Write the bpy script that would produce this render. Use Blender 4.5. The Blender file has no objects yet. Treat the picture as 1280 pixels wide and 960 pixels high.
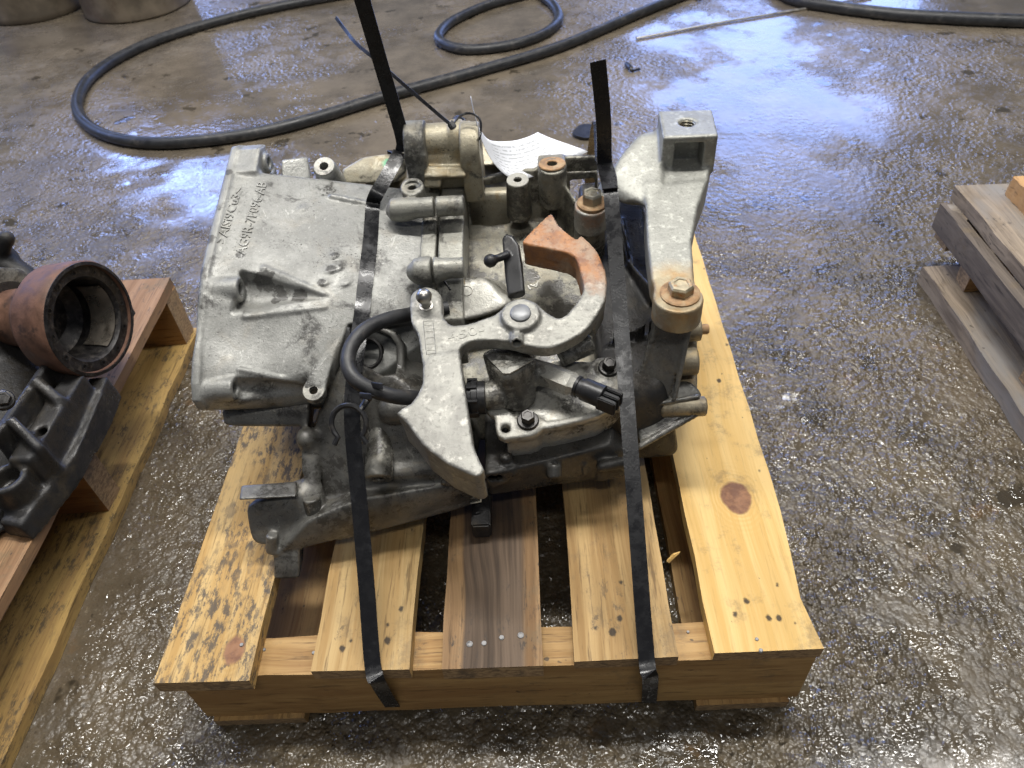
import bpy, bmesh, math, random
import numpy as np
from mathutils import Vector, Matrix
from mathutils.bvhtree import BVHTree
random.seed(4)
scene = bpy.context.scene
C = scene.collection
# ------------------------------------------------------------------ camera
FPX = 938.34
CAM = np.array([.0602, -.3207, .7947])
def _rot(p, r, y):
    cp, sp = math.cos(p), math.sin(p); cy, sy = math.cos(y), math.sin(y); cr, sr = math.cos(r), math.sin(r)
    f = np.array([sy*cp, cy*cp, -sp]); right = np.array([cy, -sy, 0.]); up = np.cross(right, f)
    return np.array([cr*right+sr*up, -sr*right+cr*up, f])
CR = _rot(.7733, -.0829, -.0505)
cam_d = bpy.data.cameras.new('camera'); cam = bpy.data.objects.new('camera', cam_d); C.objects.link(cam)
cam_d.sensor_width = 36; cam_d.lens = FPX/1280*36; cam_d.clip_start = .01; cam_d.clip_end = 100
m = Matrix([list(CR[0])+[0], list(CR[1])+[0], list(-CR[2])+[0], [0, 0, 0, 1]]).transposed()
m.translation = Vector(CAM); cam.matrix_world = m
cam_d.dof.use_dof = True; cam_d.dof.focus_distance = .72; cam_d.dof.aperture_fstop = 11
scene.camera = cam
# ------------------------------------------------------------------ world and lamps (indoor workshop)
w = bpy.data.worlds.new('World'); scene.world = w; w.use_nodes = True
bg = w.node_tree.nodes['Background']; bg.inputs[0].default_value = (.80, .86, 1, 1); bg.inputs[1].default_value = .13
def area(name, loc, target, sx, sy, power, col):
    d = bpy.data.lights.new(name, 'AREA'); d.shape = 'RECTANGLE'; d.size = sx; d.size_y = sy; d.energy = power; d.color = col
    o = bpy.data.objects.new(name, d); C.objects.link(o); o.location = loc
    o.rotation_euler = (Vector(target)-Vector(loc)).to_track_quat('-Z', 'Y').to_euler(); return o
WARM, COOL = (1, .975, .935), (.29, .44, 1)
for x, y, e in ((-1.5, .9, 34), (.1, .75, 74), (1.7, .9, 36), (-1.4, 3.2, 22), (1.3, 3.3, 22), (.2, -1.3, 20)): area('ceiling_or_fill_lamp', (x, y, 3.0), (x*.9, y, 0), .16, 1.25, e, WARM)  # overhead lamps; the last, behind the camera, is an added front fill
area('door_daylight_right', (2.2, 6.6, 1.8), (.6, 1.5, 0), 2.4, 3.0, 115, COOL)
area('door_daylight_left', (-3.0, 5.6, 1.6), (-.6, 1.2, 0), 1.0, 2.4, 100, COOL)
area('side_window', (-3.6, 2.4, 1.8), (-.6, .8, 0), 1.4, 1.8, 45, COOL)
scene.view_settings.view_transform = 'Standard'; scene.view_settings.look = 'None'
scene.view_settings.exposure = 0.0; scene.view_settings.gamma = 1
# ------------------------------------------------------------------ helpers: photo ray to a point at a chosen height / plane
def ray(px, py): return (px-640)/FPX*CR[0]+(480-py)/FPX*CR[1]+CR[2]
def P(px, py, z):
    d = ray(px, py); return CAM+d*(z-CAM[2])/d[2]
def PX(px, py, x):
    d = ray(px, py); return CAM+d*(x-CAM[0])/d[0]
def PY(px, py, y):
    d = ray(px, py); return CAM+d*(y-CAM[1])/d[1]
def PP(px, py, pl):
    o, n = pl; d = ray(px, py); return CAM+d*(np.dot(o-CAM, n)/np.dot(d, n))
A = lambda *v: np.array(v, float)
def unit(v): v = np.array(v, float); return v/np.linalg.norm(v)
def frame(n, hint=(1, 0, 0)):
    n = unit(n); u = np.array(hint, float); u = unit(u-n*np.dot(u, n)); v = np.cross(n, u); return u, v, n
# ------------------------------------------------------------------ materials
MATS = {}
class NT:
    def __init__(s, name):
        s.m = bpy.data.materials.new(name); s.m.use_nodes = True; s.t = s.m.node_tree; s.n = s.t.nodes; s.b = s.n['Principled BSDF']
        MATS[name] = s.m; tc = s.n.new('ShaderNodeTexCoord'); s.obj = tc.outputs['Object']; s.uv = tc.outputs['UV']
    def link(s, a, b): s.t.links.new(a, b)
    def sock(s, i, v):
        if hasattr(v, 'is_linked') or isinstance(v, bpy.types.NodeSocket): s.link(v, i)
        else: i.default_value = v
    def mapping(s, sc=(1, 1, 1), loc=(0, 0, 0), rot=(0, 0, 0), vec=None):
        n = s.n.new('ShaderNodeMapping'); s.link(vec or s.obj, n.inputs[0]); n.inputs[1].default_value = loc; n.inputs[2].default_value = rot; n.inputs[3].default_value = sc; return n.outputs[0]
    def noise(s, scale, detail=4, rough=.55, vec=None, dist=0):
        n = s.n.new('ShaderNodeTexNoise'); n.inputs['Scale'].default_value = scale; n.inputs['Detail'].default_value = detail; n.inputs['Roughness'].default_value = rough; n.inputs['Distortion'].default_value = dist
        s.link(vec or s.obj, n.inputs['Vector']); return n.outputs['Fac']
    def voro(s, scale, vec=None, feature='F1', out='Distance'):
        n = s.n.new('ShaderNodeTexVoronoi'); n.feature = feature; n.inputs['Scale'].default_value = scale; s.link(vec or s.obj, n.inputs['Vector']); return n.outputs[out]
    def ramp(s, v, a, b, lo=0., hi=1.):
        n = s.n.new('ShaderNodeMapRange'); n.interpolation_type = 'SMOOTHSTEP'; s.link(v, n.inputs[0]); n.inputs[1].default_value = a; n.inputs[2].default_value = b; n.inputs[3].default_value = lo; n.inputs[4].default_value = hi; return n.outputs[0]
    def math(s, op, a, b=0., c=0.):
        n = s.n.new('ShaderNodeMath'); n.operation = op; s.sock(n.inputs[0], a); s.sock(n.inputs[1], b); s.sock(n.inputs[2], c); return n.outputs[0]
    def mix(s, f, a, b, mode='MIX'):
        n = s.n.new('ShaderNodeMix'); n.data_type = 'RGBA'; n.blend_type = mode; n.clamp_factor = True
        s.sock(n.inputs[0], f)
        for i, v in ((6, a), (7, b)): s.sock(n.inputs[i], v if not isinstance(v, tuple) else (*v[:3], 1))
        return n.outputs[2]
    def sep(s, vec=None):
        n = s.n.new('ShaderNodeSeparateXYZ'); s.link(vec or s.obj, n.inputs[0]); return n.outputs
    def dist(s, vec, pt):
        n = s.n.new('ShaderNodeVectorMath'); n.operation = 'DISTANCE'; s.link(vec, n.inputs[0]); n.inputs[1].default_value = pt; return n.outputs['Value']
    def rand(s):
        return s.n.new('ShaderNodeObjectInfo').outputs['Random']
    def shift(s):
        r = s.rand(); n = s.n.new('ShaderNodeVectorMath'); n.operation = 'ADD'; c = s.n.new('ShaderNodeCombineXYZ')
        for k in range(3): s.link(s.math('MULTIPLY', r, (17.3, 9.1, 23.7)[k]), c.inputs[k])
        s.link(s.obj, n.inputs[0]); s.link(c.outputs[0], n.inputs[1]); return n.outputs[0]
    def bump(s, h, strength=.3, dist=.002, prev=None):
        n = s.n.new('ShaderNodeBump'); s.sock(n.inputs['Strength'], strength); n.inputs['Distance'].default_value = dist; s.link(h, n.inputs['Height'])
        if prev: s.link(prev, n.inputs['Normal'])
        return n.outputs[0]
    def done(s, col=None, rough=None, metal=None, nrm=None, **k):
        if col is not None: s.sock(s.b.inputs['Base Color'], (*col[:3], 1) if isinstance(col, tuple) else col)
        if rough is not None: s.sock(s.b.inputs['Roughness'], rough)
        if metal is not None: s.sock(s.b.inputs['Metallic'], metal)
        if nrm is not None: s.link(nrm, s.b.inputs['Normal'])
        for q, v in k.items(): s.sock(s.b.inputs[q.replace('_', ' ')], v)
        return s.m
def alloy(name, base=(.50, .49, .45), dark=(.33, .32, .29), oil=.5, oilcol=(.030, .027, .023), metal=.42, rough=.50, rust=0., tan=.3, scale=1., green=None, oilsize=1., spots=()):
    s = NT(name); v = s.shift()
    n1 = s.noise(16*scale, 6, .65, v); n2 = s.noise(75*scale, 6, .7, v); n3 = s.noise(520, 3, .6, v); n4 = s.noise(230, 4, .65, v)
    col = s.mix(s.ramp(n1, .34, .66), base, dark)
    col = s.mix(s.ramp(n2, .35, .68, 0, .55), col, tuple(c*.62 for c in base))
    col = s.mix(s.math('MULTIPLY', s.ramp(s.noise(33*scale, 5, .65, v, .5), .5, .72), tan), col, (.30, .225, .115))
    col = s.mix(s.ramp(n4, .54, .70, 0, .42), col, tuple(c*.33 for c in base))
    col = s.mix(s.ramp(n3, .56, .72, 0, .45), col, tuple(min(1, c*1.25) for c in base))
    stain = s.math('MULTIPLY', s.ramp(s.noise(21*scale/oilsize, 8, .72, v, .3), 1-oil-.05, 1-oil+.06), s.ramp(s.noise(130, 5, .7, v), .36, .50))
    for (c, r) in spots:
        d = s.math('ADD', s.dist(s.obj, tuple(c)), s.math('MULTIPLY', s.math('SUBTRACT', s.noise(55, 6, .75), .5), r*3.2)); stain = s.math('MAXIMUM', stain, s.ramp(d, r*.75, r*1.0, .95, 0))
    col = s.mix(s.math('MULTIPLY', stain, .82), col, oilcol)
    col = s.mix(s.math('MULTIPLY', s.ramp(s.noise(380, 3, .6, v), .60, .66, 0, .85), s.ramp(s.noise(26, 4, .6, v), .46, .66)), col, oilcol)
    scuff = s.ramp(s.noise(60, 4, .75, s.mapping((1, .4, 1), vec=v), 1.), .63, .70, 0, .6)
    col = s.mix(scuff, col, tuple(min(1, c*1.4) for c in base))
    if rust: col = s.mix(s.ramp(s.noise(30, 6, .65, v), .75-rust*.5, .9-rust*.5, 0, .85), col, (.27, .115, .035))
    if green: col = s.mix(s.ramp(s.math('ADD', s.dist(s.obj, tuple(green[0])), s.math('MULTIPLY', s.noise(60), .02)), green[1], green[1]+.006, .85, 0), col, (.05, .42, .22))
    r = s.math('ADD', s.ramp(n1, .3, .7, rough-.1, rough+.12), s.math('MULTIPLY', stain, -.22))
    b = s.bump(n3, .45, .0008); b = s.bump(n4, .30, .0010, b); b = s.bump(n2, .14, .0020, b)
    mt = s.math('MULTIPLY', s.math('SUBTRACT', 1., stain), metal)
    return s.done(col, r, mt, b)
def plain(name, col, rough=.5, metal=0., var=.25, scale=60, bumpk=.15, dirt=0., dirtcol=(.03, .028, .025), **k):
    s = NT(name); v = s.shift(); n = s.noise(scale, 5, .6, v)
    c = s.mix(s.ramp(n, .3, .7), tuple(x*(1-var) for x in col), tuple(min(1, x*(1+var)) for x in col))
    if dirt: c = s.mix(s.ramp(s.noise(scale*.6, 6, .7, v), .62-dirt*.3, .78-dirt*.3), c, dirtcol)
    return s.done(c, s.ramp(n, .3, .7, max(.03, rough-.08), rough+.1), metal, s.bump(s.noise(scale*6, 3, .6, v), bumpk, .0008), **k)
def wood(name, base, grain, stain=.0, core=None, fibre=.75, staincol=(.03, .03, .032), grey=0., knots=(), rough=.62, wet=0., holes=()):
    s = NT(name); v = s.shift() if not (knots or holes) else s.obj
    # local Y runs along the board
    warp = s.noise(5, 2, .5, s.mapping((1.5, .8, 1.5), vec=v))
    vv = s.n.new('ShaderNodeVectorMath'); vv.operation = 'ADD'; cb = s.n.new('ShaderNodeCombineXYZ')
    s.link(s.math('MULTIPLY', warp, .035), cb.inputs[0]); s.link(v, vv.inputs[0]); s.link(cb.outputs[0], vv.inputs[1]); v2 = vv.outputs[0]
    kmask = None; kcol = None
    ring = None
    for (kx, ky, kr) in knots:
        mv = s.mapping((1, .72, .3), vec=s.obj)
        d = s.dist(mv, (kx, ky*.72, 0)); d = s.math('ADD', d, s.math('MULTIPLY', s.noise(70, 3), .006))
        m_ = s.ramp(d, kr+.001, kr+.005, 1, 0); rr = s.ramp(d, kr*2.9, kr*.8, 0, 1)
        rings = s.math('MULTIPLY', s.math('SINE', s.math('MULTIPLY', d, 1500.)), rr)
        kmask = m_ if kmask is None else s.math('MAXIMUM', kmask, m_); ring = rings if ring is None else s.math('ADD', ring, rings)
    fine = s.noise(1, 5, .6, s.mapping((420, 9, 160), vec=v2)); coarse = s.noise(1, 3, .5, s.mapping((75, 2.2, 30), vec=v2))
    g = s.math('ADD', s.math('MULTIPLY', coarse, .65), s.math('MULTIPLY', fine, .35))
    if ring is not None: g = s.math('ADD', g, s.math('MULTIPLY', ring, .07))
    col = s.mix(s.ramp(g, .36, .64), base, grain)
    col = s.mix(s.ramp(s.noise(6, 3, .5, v), .35, .7, 0, .35), col, tuple(x*.72 for x in base)); col = s.mix(s.ramp(s.noise(1, 4, .7, s.mapping((260, 14, 200), vec=v)),   .54, .68, 0, fibre), col, tuple(x*.42 for x in grain)); col = s.mix(s.ramp(s.noise(22, 7, .75, v), .52, .70, 0, .55), col, (.17, .125, .07))
    if core:
        cm = s.math('ADD', s.sep()[0], s.math('MULTIPLY', s.math('SUBTRACT', warp, .5), .02)); cm = s.math('MULTIPLY', s.ramp(cm, core[0]-.003, core[0]+.001), s.ramp(cm, core[1]-.004, core[1]+.004, 1, 0)); col = s.mix(s.math('MULTIPLY', cm, .9), col, s.mix(s.ramp(g, .36, .64), core[2], core[3]))
    if grey: col = s.mix(s.ramp(s.noise(9, 5, .6, s.mapping((1, .3, 1), vec=v)), .62-grey*.5, .8-grey*.5), col, (.24, .225, .205))
    if stain:
        st = s.math('MULTIPLY', s.ramp(s.noise(1, 7, .78, s.mapping((130, 48, 130), rot=(0, 0, .25), vec=v)), .68-stain*.24, .78-stain*.24), s.ramp(s.noise(11, 4, .6, v), .62-stain*.34, .80-stain*.34))
        col = s.mix(s.math('MULTIPLY', st, .85), col, staincol)
    specks = s.ramp(s.noise(110, 2, .5, s.mapping((1, .6, 1), vec=v)), .72, .77, 0, .8); col = s.mix(specks, col, (.05, .04, .03))
    if kmask is not None:
        kc = s.mix(s.ramp(s.noise(90, 4, .6), .35, .65), (.30, .15, .075), (.17, .08, .045)); col = s.mix(kmask, col, kc)
    for (hx, hy, hr) in holes:
        d = s.math('ADD', s.dist(s.mapping((1, .75, 0), vec=s.obj), (hx, hy*.75, 0)), s.math('MULTIPLY', s.noise(300, 2), .003))
        col = s.mix(s.ramp(d, hr, hr+.0022, .92, 0), col, (.03, .022, .015))
    b = s.bump(fine, .35, .0009); b = s.bump(coarse, .25, .0015, b)
    return s.done(col, s.ramp(g, .3, .7, rough-.12-wet, rough+.1-wet), 0., b, Specular_IOR_Level=.35)
alloy('case_alloy', base=(.34, .325, .265), dark=(.19, .178, .14), oil=.51, tan=.45)
alloy('band_alloy', base=(.33, .325, .285), dark=(.225, .22, .19), oil=.49, tan=.25)
alloy('oily_shaded_alloy', base=(.21, .205, .185), dark=(.09, .087, .078), oil=.47, rough=.40, tan=.25, metal=.35)  # oil and part of the lower front's shade, both in the base colour
alloy('greasy_alloy', base=(.34, .33, .29), dark=(.17, .165, .145), oil=.50, rough=.42, tan=.3, metal=.4)
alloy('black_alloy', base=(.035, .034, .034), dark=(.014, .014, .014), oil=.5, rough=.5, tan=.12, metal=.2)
alloy('rear_alloy', base=(.42, .385, .29), dark=(.29, .25, .165), oil=.38, tan=.9, green=(P(487, 200, .385), .017))
alloy('rust_alloy', base=(.32, .28, .20), dark=(.20, .155, .095), oil=.42, tan=1., rust=.3)
alloy('bright_alloy', base=(.50, .49, .44), dark=(.34, .33, .29), oil=.46, tan=.3, rough=.45, metal=.35)
alloy('foot_alloy', base=(.085, .082, .075), dark=(.035, .034, .031), oil=.5, rough=.40, tan=.12, metal=.3)  # oily black, deepened with shade put into the colour
def lever_mat():
    s = NT('lever_iron'); v = s.obj; n1 = s.noise(28, 6, .65, v); n2 = s.noise(260, 3, .6, v); xyz = s.sep()
    col = s.mix(s.ramp(n1, .3, .7), (.305, .30, .265), (.19, .185, .165))
    col = s.mix(s.ramp(n2, .52, .70, 0, .65), col, (.13, .125, .11)); col = s.mix(s.ramp(s.noise(90, 5, .7, v), .52, .70, 0, .6), col, (.55, .53, .47))
    k = s.math('ADD', xyz[1], s.math('MULTIPLY', xyz[0], .35)); k = s.math('ADD', k, s.math('MULTIPLY', s.math('SUBTRACT', n1, .5), .09))
    rmask = s.ramp(k, .298, .335)
    rcol = s.mix(s.ramp(s.noise(55, 6, .6, v), .32, .68), (.46, .19, .055), (.24, .10, .045)); rcol = s.mix(s.ramp(s.noise(24, 6, .7, v), .46, .62, 0, .75), rcol, (.42, .30, .20)); rcol = s.mix(s.ramp(s.noise(130, 5, .7, v), .55, .68, 0, .7), rcol, (.12, .055, .03))
    col = s.mix(s.math('MULTIPLY', rmask, .92), col, rcol)
    dark = s.ramp(s.noise(42, 6, .7, v), .64, .72, 0, .7); col = s.mix(dark, col, (.07, .06, .05))
    b = s.bump(n2, .4, .0009); b = s.bump(n1, .3, .0025, b)
    return s.done(col, .5, s.math('MULTIPLY', s.math('SUBTRACT', 1., rmask), .4), b)
lever_mat()
def bracket_rust():
    s = NT('bracket_arm'); v = s.obj; n1 = s.noise(22, 5, .6, v); n2 = s.noise(330, 3, .6, v)
    col = s.mix(s.ramp(n1, .3, .7), (.335, .335, .30), (.25, .25, .225)); col = s.mix(s.ramp(n2, .50, .70, 0, .5), col, (.17, .17, .15)); col = s.mix(s.ramp(s.noise(120, 4, .7, v), .52, .7, 0, .5), col, (.58, .58, .52))
    d = s.math('ADD', s.dist(v, tuple(P(850, 372, .34))), s.math('MULTIPLY', n1, .05))
    r = s.ramp(d, .05, .075, 1, 0); col = s.mix(s.math('MULTIPLY', r, .9), col, s.mix(s.ramp(s.noise(70, 5, .6), .35, .65), (.33, .21, .09), (.36, .30, .19)))
    d = s.math('ADD', s.dist(v, tuple(P(738, 262, .36))), s.math('MULTIPLY', n1, .04))
    r = s.ramp(d, .030, .040, 1, 0); col = s.mix(s.math('MULTIPLY', r, .9), col, s.mix(s.ramp(s.noise(70, 5, .6), .35, .65), (.42, .17, .05), (.30, .16, .08)))
    return s.done(col, .5, .4, s.bump(n2, .45, .0009))
bracket_rust()
plain('black_rubber', (.022, .022, .023), .5, 0, .3, 90, .2, .2, (.06, .055, .05))
plain('black_plastic', (.014, .014, .015), .38, 0, .3, 80, .1, .25, (.05, .045, .04))
plain('zinc_steel', (.45, .42, .33), .35, .8, .2, 90, .1, .35, (.20, .12, .05))
plain('rust_bolt', (.33, .20, .10), .65, .3, .35, 120, .3, .5, (.42, .30, .17))
plain('rusty_zinc', (.42, .36, .24), .45, .6, .25, 120, .2, .4, (.36, .17, .06))
plain('dark_steel', (.06, .058, .056), .38, .8, .3, 120, .15, .3)
plain('pin_steel', (.22, .225, .23), .45, .4, .12, 60, .05)
plain('ball_steel', (.50, .48, .44), .36, 1., .1, 60, .05, .15, (.2, .13, .06))
plain('cable_tie_nylon', (.02, .02, .022), .3, 0, .2, 60, .05)
plain('nail_steel', (.27, .265, .26), .55, .4, .2, 200, .1, .2)
plain('cup_rust', (.135, .068, .043), .6, .1, .3, 60, .3, .25, (.055, .03, .022))
plain('cup_black', (.03, .028, .028), .42, .5, .5, 140, .35, .4, (.10, .09, .08))
plain('bare_steel', (.62, .55, .46), .3, .9, .15, 50, .1, .3, (.14, .11, .08))
plain('drum_steel', (.125, .10, .07), .6, .1, .35, 12, .2, .4, (.10, .07, .045))
plain('hose_rubber', (.024, .025, .027), .42, 0, .3, 60, .25, .3, (.075, .07, .065))
def strap_mat():
    s = NT('strap_plastic'); v = s.obj; n = s.noise(90, 4, .6, v)
    c = s.mix(s.ramp(s.noise(45, 6, .7, v), .58, .80, 0, .6), (.010, .010, .011), (.07, .073, .078))
    return s.done(c, s.ramp(n, .3, .7, .16, .38), 0, s.bump(s.noise(1, 3, .6, s.mapping((500, 500, 60), vec=v)), .25, .0005), Specular_IOR_Level=.4)
strap_mat()
def paper_mat():
    s = NT('printed_paper'); uv = s.sep(s.uv); row = s.math('FRACT', s.math('MULTIPLY', uv[1], 11.)); line = s.math('MULTIPLY', s.ramp(row, .30, .36), s.ramp(row, .68, .74, 1, 0))
    wd = s.noise(1, 2, .6, s.mapping((46, 11, 1), vec=s.uv)); ink = s.math('MULTIPLY', line, s.ramp(wd, .44, .5))
    ext = s.math('MULTIPLY', s.ramp(uv[0], .50, .52), s.ramp(uv[0], .9, .92, 1, 0)); ext = s.math('MULTIPLY', ext, s.math('MULTIPLY', s.ramp(uv[1], .1, .12), s.ramp(uv[1], .88, .9, 1, 0)))
    c = s.mix(s.math('MULTIPLY', s.math('MULTIPLY', ink, ext), .42), (.80, .82, .86), (.12, .12, .14))
    return s.done(c, .55, 0)
paper_mat()
K = 'wood'
PYC = .35                                              # planks of the middle pallet are centred on this y
def loc(px, py, cx): p = P(px, py, .124); return p[0]-cx, p[1]-PYC
XM, XW, XD, XS, XC = -.264, -.117, .004, .1285, .2615    # plank centre lines
wood('wood_mouldy', (.62, .42, .165), (.48, .29, .095), stain=.85, staincol=(.06, .055, .05), knots=((*loc(293, 812, XM), .010),))
wood('wood_warm', (.54, .37, .155), (.40, .245, .09), stain=.5, holes=tuple((*loc(x, y, XW), r) for x, y, r in ((429, 815, .003), (486, 805, .0035), (486, 785, .002), (440, 805, .002), (503, 765, .0025))))
wood('wood_dark', (.34, .205, .09), (.19, .105, .045), stain=.6, staincol=(.045, .035, .027), core=(-.030, .030, (.115, .076, .048), (.042, .029, .020)))
wood('wood_brown', (.34, .17, .06), (.22, .10, .035), stain=.3)
wood('wood_streaked', (.50, .33, .135), (.32, .19, .07), stain=.6, staincol=(.12, .085, .05), holes=tuple((*loc(x, y, XS), r) for x, y, r in ((766, 796, .004), (775, 778, .003), (777, 733, .002), (745, 790, .002))))
wood('wood_clean', (.74, .51, .195), (.63, .395, .125), stain=.12, fibre=.22, knots=((*loc(922, 628, XC), .0160),), holes=tuple((*loc(x, y, XC), r) for x, y, r in ((921, 776, .0028), (935, 759, .003), (963, 780, .0028), (976, 781, .003), (974, 739, .0018), (951, 594, .0015), (900, 480, .003), (910, 435, .002), (996, 787, .0014))))
wood('wood_stringer', (.48, .30, .115), (.30, .165, .06), stain=.45, staincol=(.09, .06, .035))
wood('wood_orange', (.48, .27, .10), (.33, .17, .06), stain=.45)
wood('wood_edge', (.34, .20, .10), (.22, .12, .06), stain=.5)
wood('wood_floorboard', (.50, .33, .11), (.33, .20, .07), stain=.75, staincol=(.10, .075, .045))
wood('wood_grey', (.36, .285, .20), (.15, .115, .08), stain=.45, grey=.3)
wood('wood_grey_dark', (.19, .155, .12), (.07, .055, .045), stain=.5, grey=.2)
wood('wood_block', (.55, .33, .14), (.40, .22, .09), stain=.2)
def end_mat():
    s = NT('wood_end'); v = s.shift(); g = s.noise(1, 4, .6, s.mapping((160, 40, 420), vec=v)); c = s.mix(s.ramp(g, .35, .65), (.42, .28, .14), (.22, .14, .07)); c = s.mix(s.ramp(s.noise(40, 5, .7, v), .48, .66, 0, .65), c, (.10, .075, .05)); return s.done(c, .8, 0, s.bump(g, .5, .001))
end_mat()
def floor_mat():
    s = NT('wet_concrete'); v = s.obj; xyz = s.sep()
    a = s.noise(1.5, 6, .62, v, .4); b_ = s.noise(8, 6, .68, v, .3); c_ = s.noise(42, 5, .7, v); g = s.noise(120, 5, .7, v); f = s.noise(330, 3, .65, v)
    far = s.ramp(s.math('ADD', xyz[1], s.math('MULTIPLY', a, .8)), .9, 1.9)   # trowelled towards the back, scaled and gritty in front
    col = s.mix(s.ramp(b_, .34, .66), (.125, .098, .062), (.052, .042, .028)); col = s.mix(s.ramp(a, .42, .66, 0, .75), col, (.130, .100, .066))
    col = s.mix(s.math('MULTIPLY', s.ramp(c_, .5, .70, 0, .55), s.math('SUBTRACT', 1., far)), col, (.14, .118, .083)); col = s.mix(s.math('MULTIPLY', s.ramp(g, .58, .70, 0, .7), s.math('SUBTRACT', 1.1, far)), col, (.27, .225, .155)); col = s.mix(s.ramp(g, .42, .30, 0, .6), col, (.018, .016, .013))
    col = s.mix(s.ramp(s.noise(14, 5, .65, v), .62, .72, 0, .5), col, (.16, .09, .035))      # rusty drips
    col = s.mix(s.math('MULTIPLY', far, .75), col, s.mix(s.ramp(s.noise(5, 6, .7, v), .35, .65), (.23, .190, .140), (.115, .096, .073)))
    pud = s.ramp(s.noise(2.3, 6, .62, v, .3), .46, .56); pud = s.math('MULTIPLY', pud, s.math('ADD', s.math('MULTIPLY', far, .75), .25))   # standing water
    pud2 = s.ramp(s.noise(13, 4, .6, v), .62, .67); wet = s.math('MAXIMUM', s.math('MULTIPLY', pud, .92), s.math('MULTIPLY', pud2, .8))
    dry = s.ramp(s.noise(3.1, 6, .7, s.mapping(loc=(3.1, 7.7, 0), vec=v)), .47, .60)                                    # drier, duller patches
    film = s.ramp(s.noise(26, 5, .7, v), .44, .58)                                         # broken film of water between the grit
    col = s.mix(s.math('MULTIPLY', pud2, .75), col, (.026, .021, .014))                        # silt in the water-filled pits
    rough = s.math('ADD', s.ramp(c_, .3, .7, .05, .12), s.math('MULTIPLY', s.math('SUBTRACT', 1., film), .26)); rough = s.math('ADD', rough, s.math('MULTIPLY', dry, .16)); rough = s.math('MULTIPLY', rough, s.math('SUBTRACT', 1., s.math('MULTIPLY', wet, .6)))
    keep = s.math('SUBTRACT', 1., s.math('MULTIPLY', wet, .8)); keep = s.math('MULTIPLY', keep, s.math('SUBTRACT', 1., s.math('MULTIPLY', far, .5)))
    amp = s.math('MULTIPLY', keep, s.ramp(s.noise(7, 5, .65, s.mapping(loc=(1, 2, 0), vec=v)), .36, .62, .25, 1.))
    dome = s.math('SUBTRACT', 1., s.voro(105, v, 'SMOOTH_F1')); grit = s.math('SUBTRACT', 1., s.voro(230, v))
    n = s.bump(s.noise(13, 3, .55, v), s.math('MULTIPLY', amp, .6), .010); n = s.bump(s.noise(40, 2, .5, v, .3), s.math('MULTIPLY', amp, .8), .0045, n)
    n = s.bump(dome, amp, .0075, n); n = s.bump(grit, amp, .0022, n)
    return s.done(col, rough, 0, n, Specular_IOR_Level=.7, Coat_Weight=s.math('MULTIPLY', wet, .7), Coat_Roughness=.07)
floor_mat()
# ------------------------------------------------------------------ object helpers
def tag(o, label=None, cat=None, group=None, kind=None):
    if label: o['label'] = label
    if cat: o['category'] = cat
    if group: o['group'] = group
    if kind: o['kind'] = kind
    return o
def empty(name, loc, label, cat, group=None, rz=0):
    o = bpy.data.objects.new(name, None); C.objects.link(o); o.location = loc; o.rotation_euler.z = rz; o.empty_display_size = .05
    o['_m'] = 1; del o['_m']
    return tag(o, label, cat, group)
def link(name, me, mat, parent=None, world=True, label=None):
    o = bpy.data.objects.new(name, me); C.objects.link(o)
    if mat and not me.materials: me.materials.append(MATS[mat])
    if parent:
        o.parent = parent
        if world:
            mw = Matrix.Identity(4); q = parent; chain = []
            while q: chain.append(q); q = q.parent
            for q in reversed(chain): mw = mw @ q.matrix_basis
            o.matrix_basis = mw.inverted()
    if label: o['label'] = label
    return o
def smooth(me, ang=None):
    me.polygons.foreach_set('use_smooth', np.ones(len(me.polygons), bool))
    if ang: me.set_sharp_from_angle(angle=math.radians(ang))
def bm_link(bm, name, mat, parent=None, world=True, ang=40, label=None):
    me = bpy.data.meshes.new(name); bmesh.ops.recalc_face_normals(bm, faces=bm.faces[:]); bm.to_mesh(me); bm.free(); smooth(me, ang)
    return link(name, me, mat, parent, world, label)
def sweep(bm, pts, rad, seg=12, close=False):
    pts = [np.array(p, float) for p in pts]; n = len(pts); rings = []
    t0 = unit(pts[1]-pts[0]); u = unit(np.cross(t0, (0.13, .2, 1)))
    for i in range(n):
        t = unit(pts[(i+1) % n]-pts[i-1]) if (close or 0 < i < n-1) else (t0 if i == 0 else unit(pts[-1]-pts[-2]))
        u = unit(u-t*np.dot(u, t)); v = np.cross(t, u); r = rad[i] if hasattr(rad, '__len__') else rad
        rings.append([bm.verts.new(pts[i]+r*(math.cos(a)*u+math.sin(a)*v)) for a in [2*math.pi*k/seg for k in range(seg)]])
    for i in range(n if close else n-1):
        a, b = rings[i], rings[(i+1) % n]
        for k in range(seg): bm.faces.new((a[k], a[(k+1) % seg], b[(k+1) % seg], b[k]))
    if not close: bm.faces.new(rings[0][::-1]); bm.faces.new(rings[-1])
def catmull(pts, n=8):
    p = [np.array(q, float) for q in pts]; p = [2*p[0]-p[1]]+p+[2*p[-1]-p[-2]]; out = []
    for i in range(1, len(p)-2):
        for k in range(n):
            t = k/n; a, b, c, d = p[i-1:i+3]
            out.append(.5*((2*b)+(c-a)*t+(2*a-5*b+4*c-d)*t*t+(3*b-a-3*c+d)*t**3))
    return out+[p[-2]]
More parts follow.
